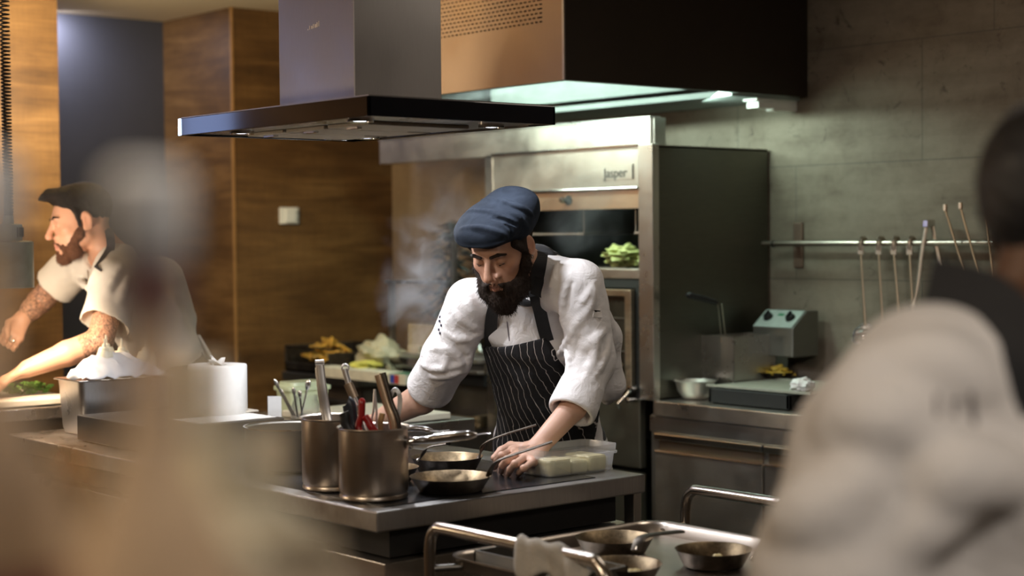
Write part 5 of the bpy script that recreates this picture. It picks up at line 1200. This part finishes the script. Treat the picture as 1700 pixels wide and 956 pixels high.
for k in range(24):
    a0, a1 = 2 * math.pi * k / 24, 2 * math.pi * (k + 1) / 24
    q0 = cm + (nu * math.cos(a0) + nl * math.sin(a0)) * .076; q1 = cm + (nu * math.cos(a1) + nl * math.sin(a1)) * .076
    Kc.cone(q0 - na * .014, q1 - na * .014, .015, .015, .006); Kc.cone(q0 + na * .022, q1 + na * .022, .011, .011, .016)
sdf_obj('neckerchief', Kc, blk, chef)
trm = cloth_mat('dark trousers', (.02, .02, .024), .05, .2)
Tr = Field((2.98, 3.3, .02), (3.7, 4.15, .95), .009)
for i, ft in enumerate(feet):
    hp = hipc + Lat * (.085 if i else -.085); knee = (hp + ft) / 2 + Fwd * .03
    Tr.chain([hp, knee, ft + [0, 0, .02]], [.098, .074, .066], .02)
Tr.slab(Tor[3] + [0, 0, -.12], Tor[3] + [0, 0, .03], Lat, (.165, .115), (.16, .11), .03)
sdf_obj('trousers', Tr, trm, chef)
for ft in feet:
    Sh = Field(ft - [.25, .2, .07], ft + [.2, .2, .12], .005)
    Sh.slab(ft + Fwd * -.04 + [0, 0, -.02], ft + Fwd * .17 + [0, 0, -.028], Lat, (.042, .045), (.040, .026), .02)
    x, y, z = Sh.xyz(tuple(slice(None) for _ in range(3))); Sh.D = np.maximum(Sh.D, (.001 - z) + 0 * x + 0 * y).astype(np.float32)
    sdf_obj('shoe', Sh, M_['black'], chef)
obj('earring', MB().tube([P((-.083, .004, -.036)) + .005 * (R1 @ np.array([0, math.cos(a), math.sin(a)])) for a in np.linspace(0, 6.28, 14)], .0014, 8), M_['chrome'], chef)
# ------------------------------------------------------------------ the tattooed cook at the pass
skin2 = skin_mat('skin of the tattooed cook', .45, True)
tee_m = cloth_mat('cream white short sleeve jacket', (.74, .70, .62), .05, .4)
c2h = at(134.5, 367, 5.84); R2 = np.array([[0.2784, -0.9495, -0.1448], [0.956, 0.2594, 0.1371], [-0.0926, -0.1766, 0.9799]])
ft2 = at(300, 400, 6.0); ft2 = np.array([ft2[0], ft2[1], 0])
cook = thing('person', 'bearded cook with tattooed arms bending under the grey heat lamp', 'person', tuple(ft2))
nb2 = at(188, 428, 5.88)
T2 = [at(200, 468, 5.88), at(235, 520, 5.92), at(275, 590, 5.98), at(300, 660, 6.02)]
r2 = [(.125, .10), (.165, .13), (.15, .125), (.165, .13)]
L2 = unit(R2[:, 0] * .55 + np.array([.55, .8, 0])); L2 = unit(np.array([.45, .89, 0]))
S_L, E_L, W_L = at(192, 470, 5.70), at(166, 566, 5.60), at(46, 612, 5.50)
S_R, E_R, W_R = at(112, 452, 6.06), at(66, 500, 6.10), at(38, 528, 6.02)
B2 = Field(np.minimum(W_L, W_R) - .30, np.array([3.2, 6.1, 1.80]), .0042)
P2_ = head_field(B2, c2h, R2, 1.04, .4)
B2.cone(P2_((0, -.035, -.05)), nb2, .056, .062, .03)
for i in range(3): B2.slab(T2[i], T2[i + 1], L2, tuple(v - .025 for v in r2[i]), tuple(v - .025 for v in r2[i + 1]))
B2.cone(nb2, S_L, .05, .05, .03); B2.cone(nb2, S_R, .05, .05, .03)
B2.chain([S_L, E_L, E_L * .55 + W_L * .45, W_L], [.050, .046, .043, .030], .012)
B2.chain([S_R, E_R, E_R * .5 + W_R * .5, W_R], [.050, .046, .040, .028], .012)
dL = unit(at(0, 632, 5.48) - W_L); sL = unit(np.cross(dL, [0, 0, 1]))
kn = [W_L + dL * .085 + sL * w + [0, 0, -.004] for w in (-.034, -.012, .012, .033)]
hand_field(B2, W_L, kn, [[k_ + dL * .036 + [0, 0, -.012], k_ + dL * .052 + [0, 0, -.034], k_ + dL * .050 + [0, 0, -.052]] for k_ in kn], [W_L + dL * .02 - sL * .02, W_L + dL * .05 - sL * .045, W_L + dL * .08 - sL * .05 + [0, 0, -.012], W_L + dL * .11 - sL * .042 + [0, 0, -.03]])
dR = unit(at(20, 556, 5.98) - W_R); sR = unit(np.cross(dR, unit(CAM - W_R)))
kn = [W_R + dR * .075 + sR * w for w in (-.030, -.010, .010, .029)]
vw = unit(CAM - W_R)
hand_field(B2, W_R, kn, [[k_ + dR * .034 + vw * .006, k_ + dR * .048 + vw * .026, k_ + dR * .036 + vw * .044] for k_ in kn], [W_R + dR * .02 + sR * .02, W_R + dR * .045 + sR * .036 + vw * .015, W_R + dR * .072 + sR * .026 + vw * .034, W_R + dR * .092 + sR * .012 + vw * .042])
Lg = Field((ft2[0] - .3, ft2[1] - .35, -.01), (ft2[0] + .3, ft2[1] + .35, 1.05), .010)
feet2 = [ft2 - L2 * .13 + [0, 0, .06], ft2 + L2 * .13 + [0, 0, .06]]
for q, ft in ((-1, feet2[0]), (1, feet2[1])):
    hp = T2[3] + L2 * .08 * q; Lg.chain([hp, (hp + ft) / 2, ft], [.075, .055, .042], .02)
o = sdf_obj('body', [B2, Lg], skin2, cook, color=skin_color((.66, .38, .25), P2_, R2, c2h, 1.04, (.50, .20, .15)))
me = o.data; V = np.zeros(len(me.vertices) * 3, np.float32); me.vertices.foreach_get('co', V); V = V.reshape(-1, 3) + np.array(wpos(o))
def seg_t(V, a, b):
    ba = b - a; t = ((V - a) @ ba) / (ba @ ba); d = np.linalg.norm(V - a - np.clip(t, 0, 1)[:, None] * ba, axis=1); return t, d
ink = np.zeros(len(V))
t_, d_2 = seg_t(V, E_L, W_L); ink = np.maximum(ink, (d_2 < .07) * (t_ < .28))
t_, d_2 = seg_t(V, S_L, E_L); ink = np.maximum(ink, (d_2 < .08) * (t_ > .3))
t_, d_2 = seg_t(V, S_R, E_R); ink = np.maximum(ink, (d_2 < .09) * (t_ > .2))
t_, d_2 = seg_t(V, E_R, W_R); ink = np.maximum(ink, (d_2 < .07) * (t_ > 0) * (t_ < 1.0))
ca = me.color_attributes.new('Ink', 'FLOAT_COLOR', 'POINT'); C4 = np.ones((len(V), 4), np.float32); C4[:, :3] = ink[:, None]; ca.data.foreach_set('color', C4.ravel())
hm2 = N('short dark hair'); _v = hm2.coords(); _n = hm2.noise(_v, 300, 4, .7, 1.2)
hm2.set(Base_Color=hm2.ramp(_n, [(.35, (.004, .003, .002)), (.7, (.011, .007, .005))]), Roughness=.55); hm2.bump(_n, .9, .004); hm2 = hm2.m
H2 = Field(c2h - .22, c2h + .24, .003)
H2.ell(P2_((0, -.018, .045)), (.083, .105, .090), R2)
H2.ell(P2_((0, .055, .100)), (.058, .052, .024), R2, .03)
H2.cone(P2_((0, .085, .108)), P2_((0, .118, .098)), .020, .008, .02)
H2.ell(P2_((0, .115, -.005)), (.11, .065, .085), R2, .015, 's')
H2.ell(P2_((0, .02, -.085)), (.12, .13, .065), R2, .01, 's')
for q in (-1, 1):
    H2.cone(P2_((q * .072, .022, .03)), P2_((q * .074, .020, -.02)), .010, .006, .01)
    H2.ell(P2_((q * .085, -.010, -.012)), (.03, .022, .032), R2, .006, 's')
x, y, z = H2.xyz(tuple(slice(None) for _ in range(3))); H2.D += (.0022 * waves(x, y, z, 300, 7)).astype(np.float32)
sdf_obj('hair', H2, hm2, cook)
bm2 = N('auburn beard'); _v = bm2.coords(); _n = bm2.noise(_v, 340, 4, .7, 1.2)
bm2.set(Base_Color=bm2.ramp(_n, [(.35, (.05, .018, .008)), (.7, (.22, .09, .04))]), Roughness=.6); bm2.bump(_n, .8, .004); bm2 = bm2.m
F2 = Field(c2h - .24, c2h + .22, .0026)
beard(F2, P2_, R2, 1.04, .010, .72)
x, y, z = F2.xyz(tuple(slice(None) for _ in range(3))); F2.D += (.0022 * waves(x, y, z, 420, 7)).astype(np.float32)
F2.ell(P2_((0, .1000, -.0728)), (.018, .012, .0075), R2, .003, 's')
sdf_obj('beard', F2, bm2, cook, smooth=0)
sp = surf_pts(F2, 1500, 5); dn = R2 @ np.array([0, .3, -1.])
strands('beard_strands', [a for a, b in sp], [b * .4 + dn * .8 for a, b in sp], .009, bm2, cook, .0006)
E2 = Field(c2h - .2, c2h + .2, .0026)
for q in (-1, 1):
    E2.chain([P2_((q * .052, .080, .020)), P2_((q * .036, .094, .026)), P2_((q * .018, .097, .021))], [.0025, .0036, .0030], .003)
    E2.chain([P2_((q * .043, .083, -.004)), P2_((q * .031, .0925, -.0055)), P2_((q * .020, .088, -.004))], [.0012, .0016, .0012], .002)
sdf_obj('eyebrows_and_lashes', E2, hm2, cook, smooth=0)
J = Field(np.minimum(T2[3], S_R) - [.30, .30, .10], np.array([3.30, 6.2, 1.62]), .005)
for i in range(3): J.slab(T2[i], T2[i + 1], L2, r2[i], r2[i + 1], .03)
J.slab(nb2, T2[0], L2, (.085, .075), r2[0], .04)
J.cone(nb2, S_L, .065, .070, .04); J.cone(nb2, S_R, .065, .068, .04)
eL = S_L * .22 + E_L * .78; J.cone(S_L, eL, .078, .088, .03); ax = unit(E_L - S_L); J.cone(eL + ax * .03, eL + ax * .14, .058, .062, .006, 's')
J.cone(eL + ax * .055, eL + ax * .2, .11, .11, .004, 's')
eR = S_R * .55 + E_R * .45; J.cone(S_R, eR, .076, .080, .03); ax = unit(E_R - S_R); J.cone(eR + ax * .02, eR + ax * .14, .056, .060, .006, 's'); J.cone(eR + ax * .075, eR + ax * .2, .10, .10, .004, 's')
J.cone(at(262, 470, 6.0), at(300, 530, 6.05), .10, .06, .05)
x, y, z = J.xyz(tuple(slice(None) for _ in range(3))); J.D += (.006 * waves(x, y, z, 30, 6, 2, (1, 1, .6)) + .0018 * waves(x, y, z, 80, 6, 9)).astype(np.float32)
J.ridges([[(205, 440), (180, 480), (150, 530)], [(215, 455), (200, 500), (175, 545)], [(190, 430), (165, 450), (150, 475)], [(120, 445), (130, 465), (150, 480)], [(250, 470), (280, 500), (300, 530)]], .011, .005, .02)
J.cone(P2_((0, .02, -.10)), nb2 + [0, 0, .02], .058, .064, .01, 's')
sdf_obj('short_sleeve_jacket', J, tee_m, cook, smooth=2)
dk = cloth_mat('dark navy apron', (.012, .014, .022), .05, .2)
strip([(181, 380, 5.84), (184, 395, 5.78), (184, 412), (174, 430), (163, 446)], J, .030, .006, .006, dk, 'apron_strap', cook)
A2 = Field(T2[3] - [.35, .35, .55], T2[3] + [.35, .35, .45], .008)
A2.slab(T2[1] * .1 + T2[2] * .9, T2[3], L2, (.150, .125), (.175, .14), .03); A2.slab(T2[3], T2[3] + [0, 0, -.42], L2, (.185, .15), (.20, .15), .03)
sdf_obj('apron', A2, dk, cook)
A3 = Field(T2[3] - [.35, .35, 1.1], T2[3] + [.35, .35, .1], .01)
for q, ft in ((-1, feet2[0]), (1, feet2[1])):
    hp = T2[3] + L2 * .08 * q; A3.chain([hp, (hp + ft) / 2, ft + [0, 0, .02]], [.10, .075, .068], .02)
sdf_obj('trousers', A3, trm, cook)
for ft in feet2:
    Sh = Field(ft - [.25, .25, .07], ft + [.25, .25, .12], .006); fw_ = unit([-L2[1], L2[0], 0])
    Sh.slab(ft - fw_ * .04 + [0, 0, -.02], ft + fw_ * .17 + [0, 0, -.028], L2, (.042, .045), (.040, .026), .02)
    x, y, z = Sh.xyz(tuple(slice(None) for _ in range(3))); Sh.D = np.maximum(Sh.D, (.001 - z) + 0 * x + 0 * y).astype(np.float32)
    sdf_obj('shoe', Sh, M_['black'], cook)
strip([(147, 432), (146, 450), (150, 480)], J, .006, .002, .002, plain('jacket button band', (.55, .50, .42), .8), 'button_band', cook)
strip([(141, 484), (143, 496)], J, .012, .004, .006, M_['black'], 'pen', cook)
tpt = cook
hc = W_R + dR * .10
t = tool('plating_tweezers', 'dark tweezers in the raised tattooed hand', 'tweezers', [('arm', [W_R + dR * .06, hc + vw * .02, at(24, 566, 5.95)], .004, M_['chrome'])])
# white towel hanging from the back of the waist
tb = at(325, 575, 6.03); mb = MB(); P = []
for i in range(14):
    row = []
    for j in range(12):
        u, v = i / 13, j / 11
        row.append(at(312 + 10 * u + (18 + 26 * u) * v, 556 + 62 * u, 6.02 + .02 * math.sin(v * 9 + u * 3)))
    P.append(row)
tag(obj('side_towel', mb.grid(P), plain('white side towel', (.70, .68, .62), .9, var=.04, bump=.2), solid=.008, origin=tuple(tb)), 'white towel hanging behind the tattooed cook, above the paper roll', 'towel')
# ------------------------------------------------------------------ the cook seen from behind in the right foreground
skin3 = skin_mat('skin of the near cook', .5)
jk3 = cloth_mat('white jacket of the near cook', (.66, .63, .60), .03, .8)
D3 = 1.82
c3h = at(1775, 372, D3 + .02)
yaw = math.radians(-25)       # looks away to the right
f3 = unit([math.cos(math.radians(12)), math.sin(math.radians(12)), -.22]); r3 = unit(np.cross(f3, [0, 0, 1])); u3 = np.cross(r3, f3); R3 = np.array([r3, f3, u3]).T
fb = at(1600, 956, D3 + .1); near = thing('person', 'dark haired cook in a white jacket with black collar, seen blurred from behind', 'person', (fb[0], fb[1], 0))
nb3 = at(1712, 575, D3)
B3 = Field((1.20, .62, 1.0), (2.05, 1.45, 1.82), .006)
P3_ = head_field(B3, c3h, R3)
B3.cone(P3_((0, -.04, -.05)), nb3, .058, .068, .03)
lat3 = unit([-.5, .80, 0])
T3 = [at(1690, 660, D3 - .02), at(1640, 800, D3 - .03), at(1620, 980, D3), at(1610, 1250, D3 + .05), at(1610, 1500, D3 + .08)]
lat3 = unit(np.cross(unit(T3[0] - T3[1]), unit(CAM - T3[1])))
if lat3 @ ray(1700, 478) < lat3 @ ray(0, 478): lat3 = -lat3
for i in range(4): B3.slab(T3[i], T3[i + 1], lat3, (.14, .08), (.14, .08), .03)
SH = at(1548, 656, D3 - .05); MD = at(1452, 752, D3 - .08); EL = at(1405, 960, D3 - .10); WR = at(1360, 1290, D3 + .22); SH2 = at(1880, 600, D3 + .02); EL2 = at(1960, 960, D3); WR2 = at(1900, 1250, D3 + .25)
B3b = Field((1.0, .5, .55), (2.1, 1.6, 1.5), .009)
B3b.chain([SH, EL, WR], [.045, .04, .028]); B3b.chain([SH2, EL2, WR2], [.045, .04, .028]); B3b.cone(nb3, SH, .05, .045, .03); B3b.cone(nb3, SH2, .05, .045, .03)
for W0, E0 in ((WR, EL), (WR2, EL2)):
    dd = unit(W0 - E0); ss = unit(np.cross(dd, f3)); kk = [W0 + dd * .08 + ss * w for w in (-.03, -.01, .01, .03)]
    hand_field(B3b, W0, kk, [[k_ + dd * .035, k_ + dd * .055 + f3 * .015, k_ + dd * .065 + f3 * .03] for k_ in kk], [W0 + dd * .02 + f3 * .02, W0 + dd * .05 + f3 * .04, W0 + dd * .075 + f3 * .045, W0 + dd * .10 + f3 * .04])
gx3 = np.array([fb[0], fb[1]]); ft3 = [np.array([gx3[0] + q * lat3[0] * .1, gx3[1] + q * lat3[1] * .1, .06]) for q in (-1, 1)]
Lg = Field((fb[0] - .35, fb[1] - .35, -.01), (fb[0] + .35, fb[1] + .35, 1.2), .012)
for q, ft in zip((-1, 1), ft3):
    hp = np.array([fb[0] + q * lat3[0] * .08, fb[1] + q * lat3[1] * .08, .9]); Lg.chain([hp, (hp + ft) / 2, ft], [.08, .056, .042], .02)
Lg.slab((fb[0], fb[1], .85), (fb[0], fb[1], 1.1), lat3, (.14, .09), (.14, .08), .03)
sdf_obj('body', [B3, B3b, Lg], skin3, near, color=skin_color((.11, .050, .022), P3_, R3, c3h))
H3 = Field(c3h - .24, c3h + .24, .005)
H3.ell(P3_((0, -.026, .035)), (.092, .112, .105), R3); H3.ell(P3_((0, .12, -.02)), (.12, .07, .10), R3, .01, 's'); H3.ell(P3_((0, .03, -.10)), (.13, .12, .055), R3, .01, 's')
x, y, z = H3.xyz(tuple(slice(None) for _ in range(3))); H3.D += (.003 * waves(x, y, z, 200, 7)).astype(np.float32)
sdf_obj('hair', H3, plain('black hair', (.008, .007, .007), .55, bump=.4), near)
sdf3 = Field((1.0, .5, .80), (2.15, 1.65, 1.58), .007)
Jk = sdf3
for i in range(3): Jk.slab(T3[i], T3[i + 1], lat3, [(.17, .11), (.19, .125), (.19, .13), (.19, .13)][i], [(.19, .125), (.19, .13), (.19, .13)][i], .04)
Jk.slab(nb3, T3[0], lat3, (.09, .075), (.16, .11), .05)
Jk.cone(nb3 + [0, 0, -.02], SH, .060, .078, .06); Jk.cone(nb3, SH2, .062, .080, .05)
Jk.chain([SH, MD, EL, WR * .8 + EL * .2], [.074, .078, .090, .062], .05); Jk.chain([SH2, EL2, WR2 * .8 + EL2 * .2], [.080, .085, .06], .04)
x, y, z = Jk.xyz(tuple(slice(None) for _ in range(3))); Jk.D += (.0035 * waves(x, y, z, 26, 6, 4) + .0015 * waves(x, y, z, 60, 6, 9)).astype(np.float32)
Jk.ridges([[(1480, 590), (1440, 650), (1390, 720)], [(1500, 600), (1560, 610), (1620, 640)], [(1560, 760), (1500, 700), (1430, 700)], [(1640, 770), (1560, 840), (1500, 900)], [(1690, 800), (1600, 780), (1540, 800)], [(1400, 880), (1330, 880)], [(1450, 780), (1380, 840), (1310, 860)]], .020, .008, .035)
sdf_obj('white_jacket', Jk, jk3, near, smooth=2)
ck = Field(nb3 - .2, nb3 + .2, .006); na3 = unit(P3_((0, -.04, -.06)) - nb3); n1 = unit(np.cross(na3, lat3)); n2 = np.cross(n1, na3); cm3 = nb3 - na3 * .01
for k in range(20):
    a0, a1 = 2 * math.pi * k / 20, 2 * math.pi * (k + 1) / 20
    for hh, rr in ((-.035, .112), (.0, .098), (.034, .084)):
        ck.cone(cm3 + (n1 * math.cos(a0) + n2 * math.sin(a0)) * rr + na3 * hh, cm3 + (n1 * math.cos(a1) + n2 * math.sin(a1)) * rr + na3 * hh, .020, .020, .02)
sdf_obj('black_collar', ck, blk, near)
strip([(1538, 492, D3 - .03), (1575, 490), (1620, 512), (1665, 552), (1700, 605), (1730, 680)], Jk, .085, .008, .010, blk, 'collar_flap', near)
lm = MB()
for (a, b, c_, d_3) in ((1556, 655, 1556, 690), (1612, 650, 1618, 705), (1575, 665, 1592, 663), (1584, 668, 1584, 692)):
    h0_, h1_ = Jk.hit(a, b), Jk.hit(c_, d_3)
    if h0_ is not None and h1_ is not None:
        off = unit(ray(a, b)) * .001; lm.tube([h0_ - off, (h0_ + h1_) / 2 - off, h1_ - off], .0028, 8)
obj('sleeve_print', lm, plain('grey print', (.22, .20, .20), .8), near)
tr3 = Field((fb[0] - .35, fb[1] - .35, .0), (fb[0] + .35, fb[1] + .35, 1.1), .012)
for q, ft in zip((-1, 1), ft3):
    hp = np.array([fb[0] + q * lat3[0] * .08, fb[1] + q * lat3[1] * .08, .88]); tr3.chain([hp, (hp + ft) / 2, ft + [0, 0, .02]], [.105, .078, .07], .02)
tr3.slab((fb[0], fb[1], .80), (fb[0], fb[1], 1.0), lat3, (.17, .12), (.17, .12), .03)
sdf_obj('trousers', tr3, trm, near)
for ft in ft3:
    Sh = Field(ft - [.25, .25, .07], ft + [.25, .25, .12], .007); fw_ = unit([f3[0], f3[1], 0])
    Sh.slab(ft - fw_ * .04 + [0, 0, -.02], ft + fw_ * .17 + [0, 0, -.028], unit(np.cross(fw_, [0, 0, 1])), (.042, .045), (.040, .026), .02)
    x, y, z = Sh.xyz(tuple(slice(None) for _ in range(3))); Sh.D = np.maximum(Sh.D, (.001 - z) + 0 * x + 0 * y).astype(np.float32)
    sdf_obj('shoe', Sh, M_['black'], near)
# ------------------------------------------------------------------ bottles on the bar shelf in the near foreground
sz = 1.30
t = tag(obj('bar_shelf', MB().box((-.42, .50, sz - .03), (.62, 1.12, sz)).box((.40, 1.02, 0), (.46, 1.08, sz - .03)).box((-.40, 1.02, 0), (-.34, 1.08, sz - .03)), plain('dark bar shelf', (.05, .03, .02), .4), bevel=.004, origin=(.1, .8, 0)), 'dark bar shelf carrying the bottles, at the bottom left', 'shelf')
def bottle_mat(name, col, trans=.5, alpha=.6, rough=.25):
    m = N(name); v = m.coords(); n = m.noise(v, 12, 3, .5)
    m.set(Base_Color=m.ramp(n, [(.3, tuple(c * .85 for c in col)), (.7, col)]), Roughness=rough, Transmission_Weight=trans, Alpha=alpha, IOR=1.2); return m.m
def bottle(label, px, top, d, rb, rn, mat, cap=None, ring=None, lab=None, shoulder=.5, neck=.10, contents=None):
    """px = picture column of the axis, top = height of the lip above the shelf, d = distance"""
    p = at(px, 478, d); c = np.array([p[0], p[1], sz]); h = top
    hs = h - neck; z1 = hs * shoulder
    prof = [(.001, .001), (rb * .9, 0), (rb, .006), (rb, z1)]
    for k in range(1, 9):
        u = k / 8; prof.append((rb + (rn - rb) * (3 * u * u - 2 * u ** 3), z1 + (hs - z1) * u))
    prof += [(rn, h - .012), (rn + .0015, h - .010), (rn + .0015, h), (rn - .002, h)]
    t = thing('bottle', label, 'bottle', tuple(c), 'bottles on the bar shelf')
    obj('bottle_glass', MB().lathe(prof, c, 40), mat, t)
    if contents is not None:
        obj('contents', MB().lathe([(.001, .004), (rb * .86, .004), (rb * .86, z1 * .95)] + [(max(.004, (rb + (rn - rb) * (3 * u * u - 2 * u ** 3)) - .005), z1 + (hs - z1) * u) for u in (.2, .4, .6, .8)] + [(.001, z1 + (hs - z1) * .8)], c, 32), contents, t)
    if cap is not None: obj('cap', MB().lathe([(rn + .003, h - .018), (rn + .0045, h - .016), (rn + .0045, h + .012), (rn, h + .016), (.001, h + .016)], c, 32), cap, t)
    if ring is not None: obj('neck_foil', MB().lathe([(rn + .001, h - .040), (rn + .0025, h - .039), (rn + .0025, h - .020), (rn + .001, h - .019)], c, 32), ring, t)
    if lab is not None: obj('label', MB().lathe([(rb + .0004, z1 * .15), (rb + .0008, z1 * .16), (rb + .0008, z1 * .99), (rb + .0004, z1)], c, 40), lab, t)
    return t
cream = bottle_mat('cream frosted glass', (.68, .50, .33), .30, .75)
cl = bottle_mat('pale clear glass', (.62, .56, .42), .4, .70)
amber = bottle_mat('amber glass', (.50, .30, .12), .6, .6)
wine = bottle_mat('dark red glass', (.10, .015, .012), .4, .9)
olive = plain('olive yellow label', (.30, .24, .04), .6); grey = plain('grey bottle cap', (.50, .50, .50), .4); rdf = plain('dull red foil', (.10, .05, .045), .5)
mlk = plain('cream liquid', (.66, .52, .36), .5)
bottle('tallest cream bottle with grey cap and dull red neck foil', 248, .231, .62, .035, .0106, cream, grey, rdf, olive, .46, .072, None)
bottle('cream bottle cut by the left edge of the picture', -34, .240, .69, .040, .012, cream, grey, None, plain('dark red label', (.12, .02, .015),   .6), .50, .07, None)
bottle('squat pale glass bottle right of the tallest one', 405, .120, .86, .050, .020, cl, None, None, plain('dull brown label', (.28, .22, .14), .6), .62, .035, None)
bottle('small amber bottle between the left edge and the tallest one', 112, .108, .92, .032, .012, amber, None, None, plain('pale orange label', (.50, .34, .18), .6), .55, .04, None)
bottle('short clear bottle just behind the tallest cream one', 330, .150, .98, .034, .014, cl, None, None, None, .5, .05, plain('yellow liquid', (.50, .42, .16), .4))
tan = bottle_mat('tan glass', (.50, .36, .20), .3, .8)
bottle('short tan bottle in front of the tallest cream one', 205, .082, .74, .034, .016, tan, None, None, olive, .6, .03, None)
bottle('low brown jar-like bottle at the right end of the shelf row', 480, .070, .84, .042, .022, bottle_mat('brown grey glass', (.36, .30, .22), .3, .75), None, None, None, .7, .02, None)
bottle('low dark bottle between the tan one and the squat pale one', 300, .074, .80, .034, .016, bottle_mat('dark brown glass', (.26, .17, .08), .3, .85), None, None, plain('yellow brown label', (.34, .24, .06), .6), .6, .03, None)
# ------------------------------------------------------------------ steam rising from the pans
def steam(name, label, lo, hi, blobs, dens, seed):
    lo, hi = np.array(lo), np.array(hi)
    o = obj(name, MB().box(lo, hi), None, origin=tuple((lo + hi) / 2), autosmooth=False)
    m = bpy.data.materials.new(name); m.use_nodes = True; nt = m.node_tree; nt.nodes.clear(); S = N.__new__(N); S.m, S.t = m, nt
    out = nt.nodes.new('ShaderNodeOutputMaterial'); tc = S.n('ShaderNodeTexCoord').outputs['Object']
    mp = S.n('ShaderNodeVectorMath', {0: tc, 1: tuple((lo + hi) / 2)}, operation='ADD').outputs[0]
    warp = S.n('ShaderNodeTexNoise', {'Vector': mp, 'Scale': 5.0, 'Detail': 3.0}).outputs['Color']
    w2 = S.n('ShaderNodeVectorMath', {0: warp, 1: (.5, .5, .5)}, operation='SUBTRACT').outputs[0]
    w3 = S.n('ShaderNodeVectorMath', {0: w2, 'Scale': .30}, operation='SCALE').outputs[0]
    q = S.n('ShaderNodeVectorMath', {0: mp, 1: w3}, operation='ADD').outputs[0]
    tot = None
    for c, r, k in blobs:
        d = S.n('ShaderNodeVectorMath', {0: S.n('ShaderNodeVectorMath', {0: q, 1: tuple(map(float, c))}, operation='SUBTRACT').outputs[0], 1: tuple(1 / v for v in r)}, operation='MULTIPLY').outputs[0]
        L_ = S.n('ShaderNodeVectorMath', {0: d}, operation='LENGTH').outputs['Value']
        f = S.n('ShaderNodeMapRange', {'Value': L_, 'From Min': .15, 'From Max': 1.0, 'To Min': float(k), 'To Max': 0.0}, interpolation_type='SMOOTHSTEP').outputs[0]
        tot = f if tot is None else S.math('MAXIMUM', tot, f)
    nn = S.noise(mp, 7.5, 5, .6, .9); nr_ = S.n('ShaderNodeMapRange', {'Value': nn, 'From Min': .42, 'From Max': .64, 'To Min': 0.0, 'To Max': 1.0}).outputs[0]
    de = S.math('MULTIPLY', S.math('MULTIPLY', tot, nr_), dens)
    vol = S.n('ShaderNodeVolumeScatter', {'Color': rgb((.95, .97, 1)), 'Density': de, 'Anisotropy': .2})
    nt.links.new(vol.outputs[0], out.inputs['Volume']); o.data.materials.append(m)
    return tag(o, label, 'steam', kind='stuff')
A_ = lambda px, py, d: at(px, py, d)
bl = [(A_(700, 500, 5.0), (.16, .16, .24), 1.0), (A_(690, 430, 5.05), (.15, .15, .20), .9), (A_(655, 275, 4.9), (.07, .07, .12), 1.0), (A_(790, 270, 5.2), (.18, .18, .15), .9), (A_(860, 250, 5.3), (.22, .22, .14), .8), (A_(960, 330, 5.3), (.22, .22, .20), .45), (A_(750, 340, 5.1), (.13, .13, .18), .6), (A_(740, 640, 4.7), (.10, .10, .12), .4)]
steam('steam_cloud', 'thin white steam drifting between the chef and the oven', (2.95, 3.75, 1.0), (3.95, 4.95, 1.98), bl, 9.0, 1)
bl = [(A_(1000, 160, 6.4), (.35, .5, .16), .8), (A_(860, 170, 6.5), (.3, .5, .15), .8)]
steam('hood_steam', 'bluish steam gathering under the big extraction hood', (3.80, 4.2, 2.06), (4.58, 5.4, 2.38), bl, 3.0, 2)
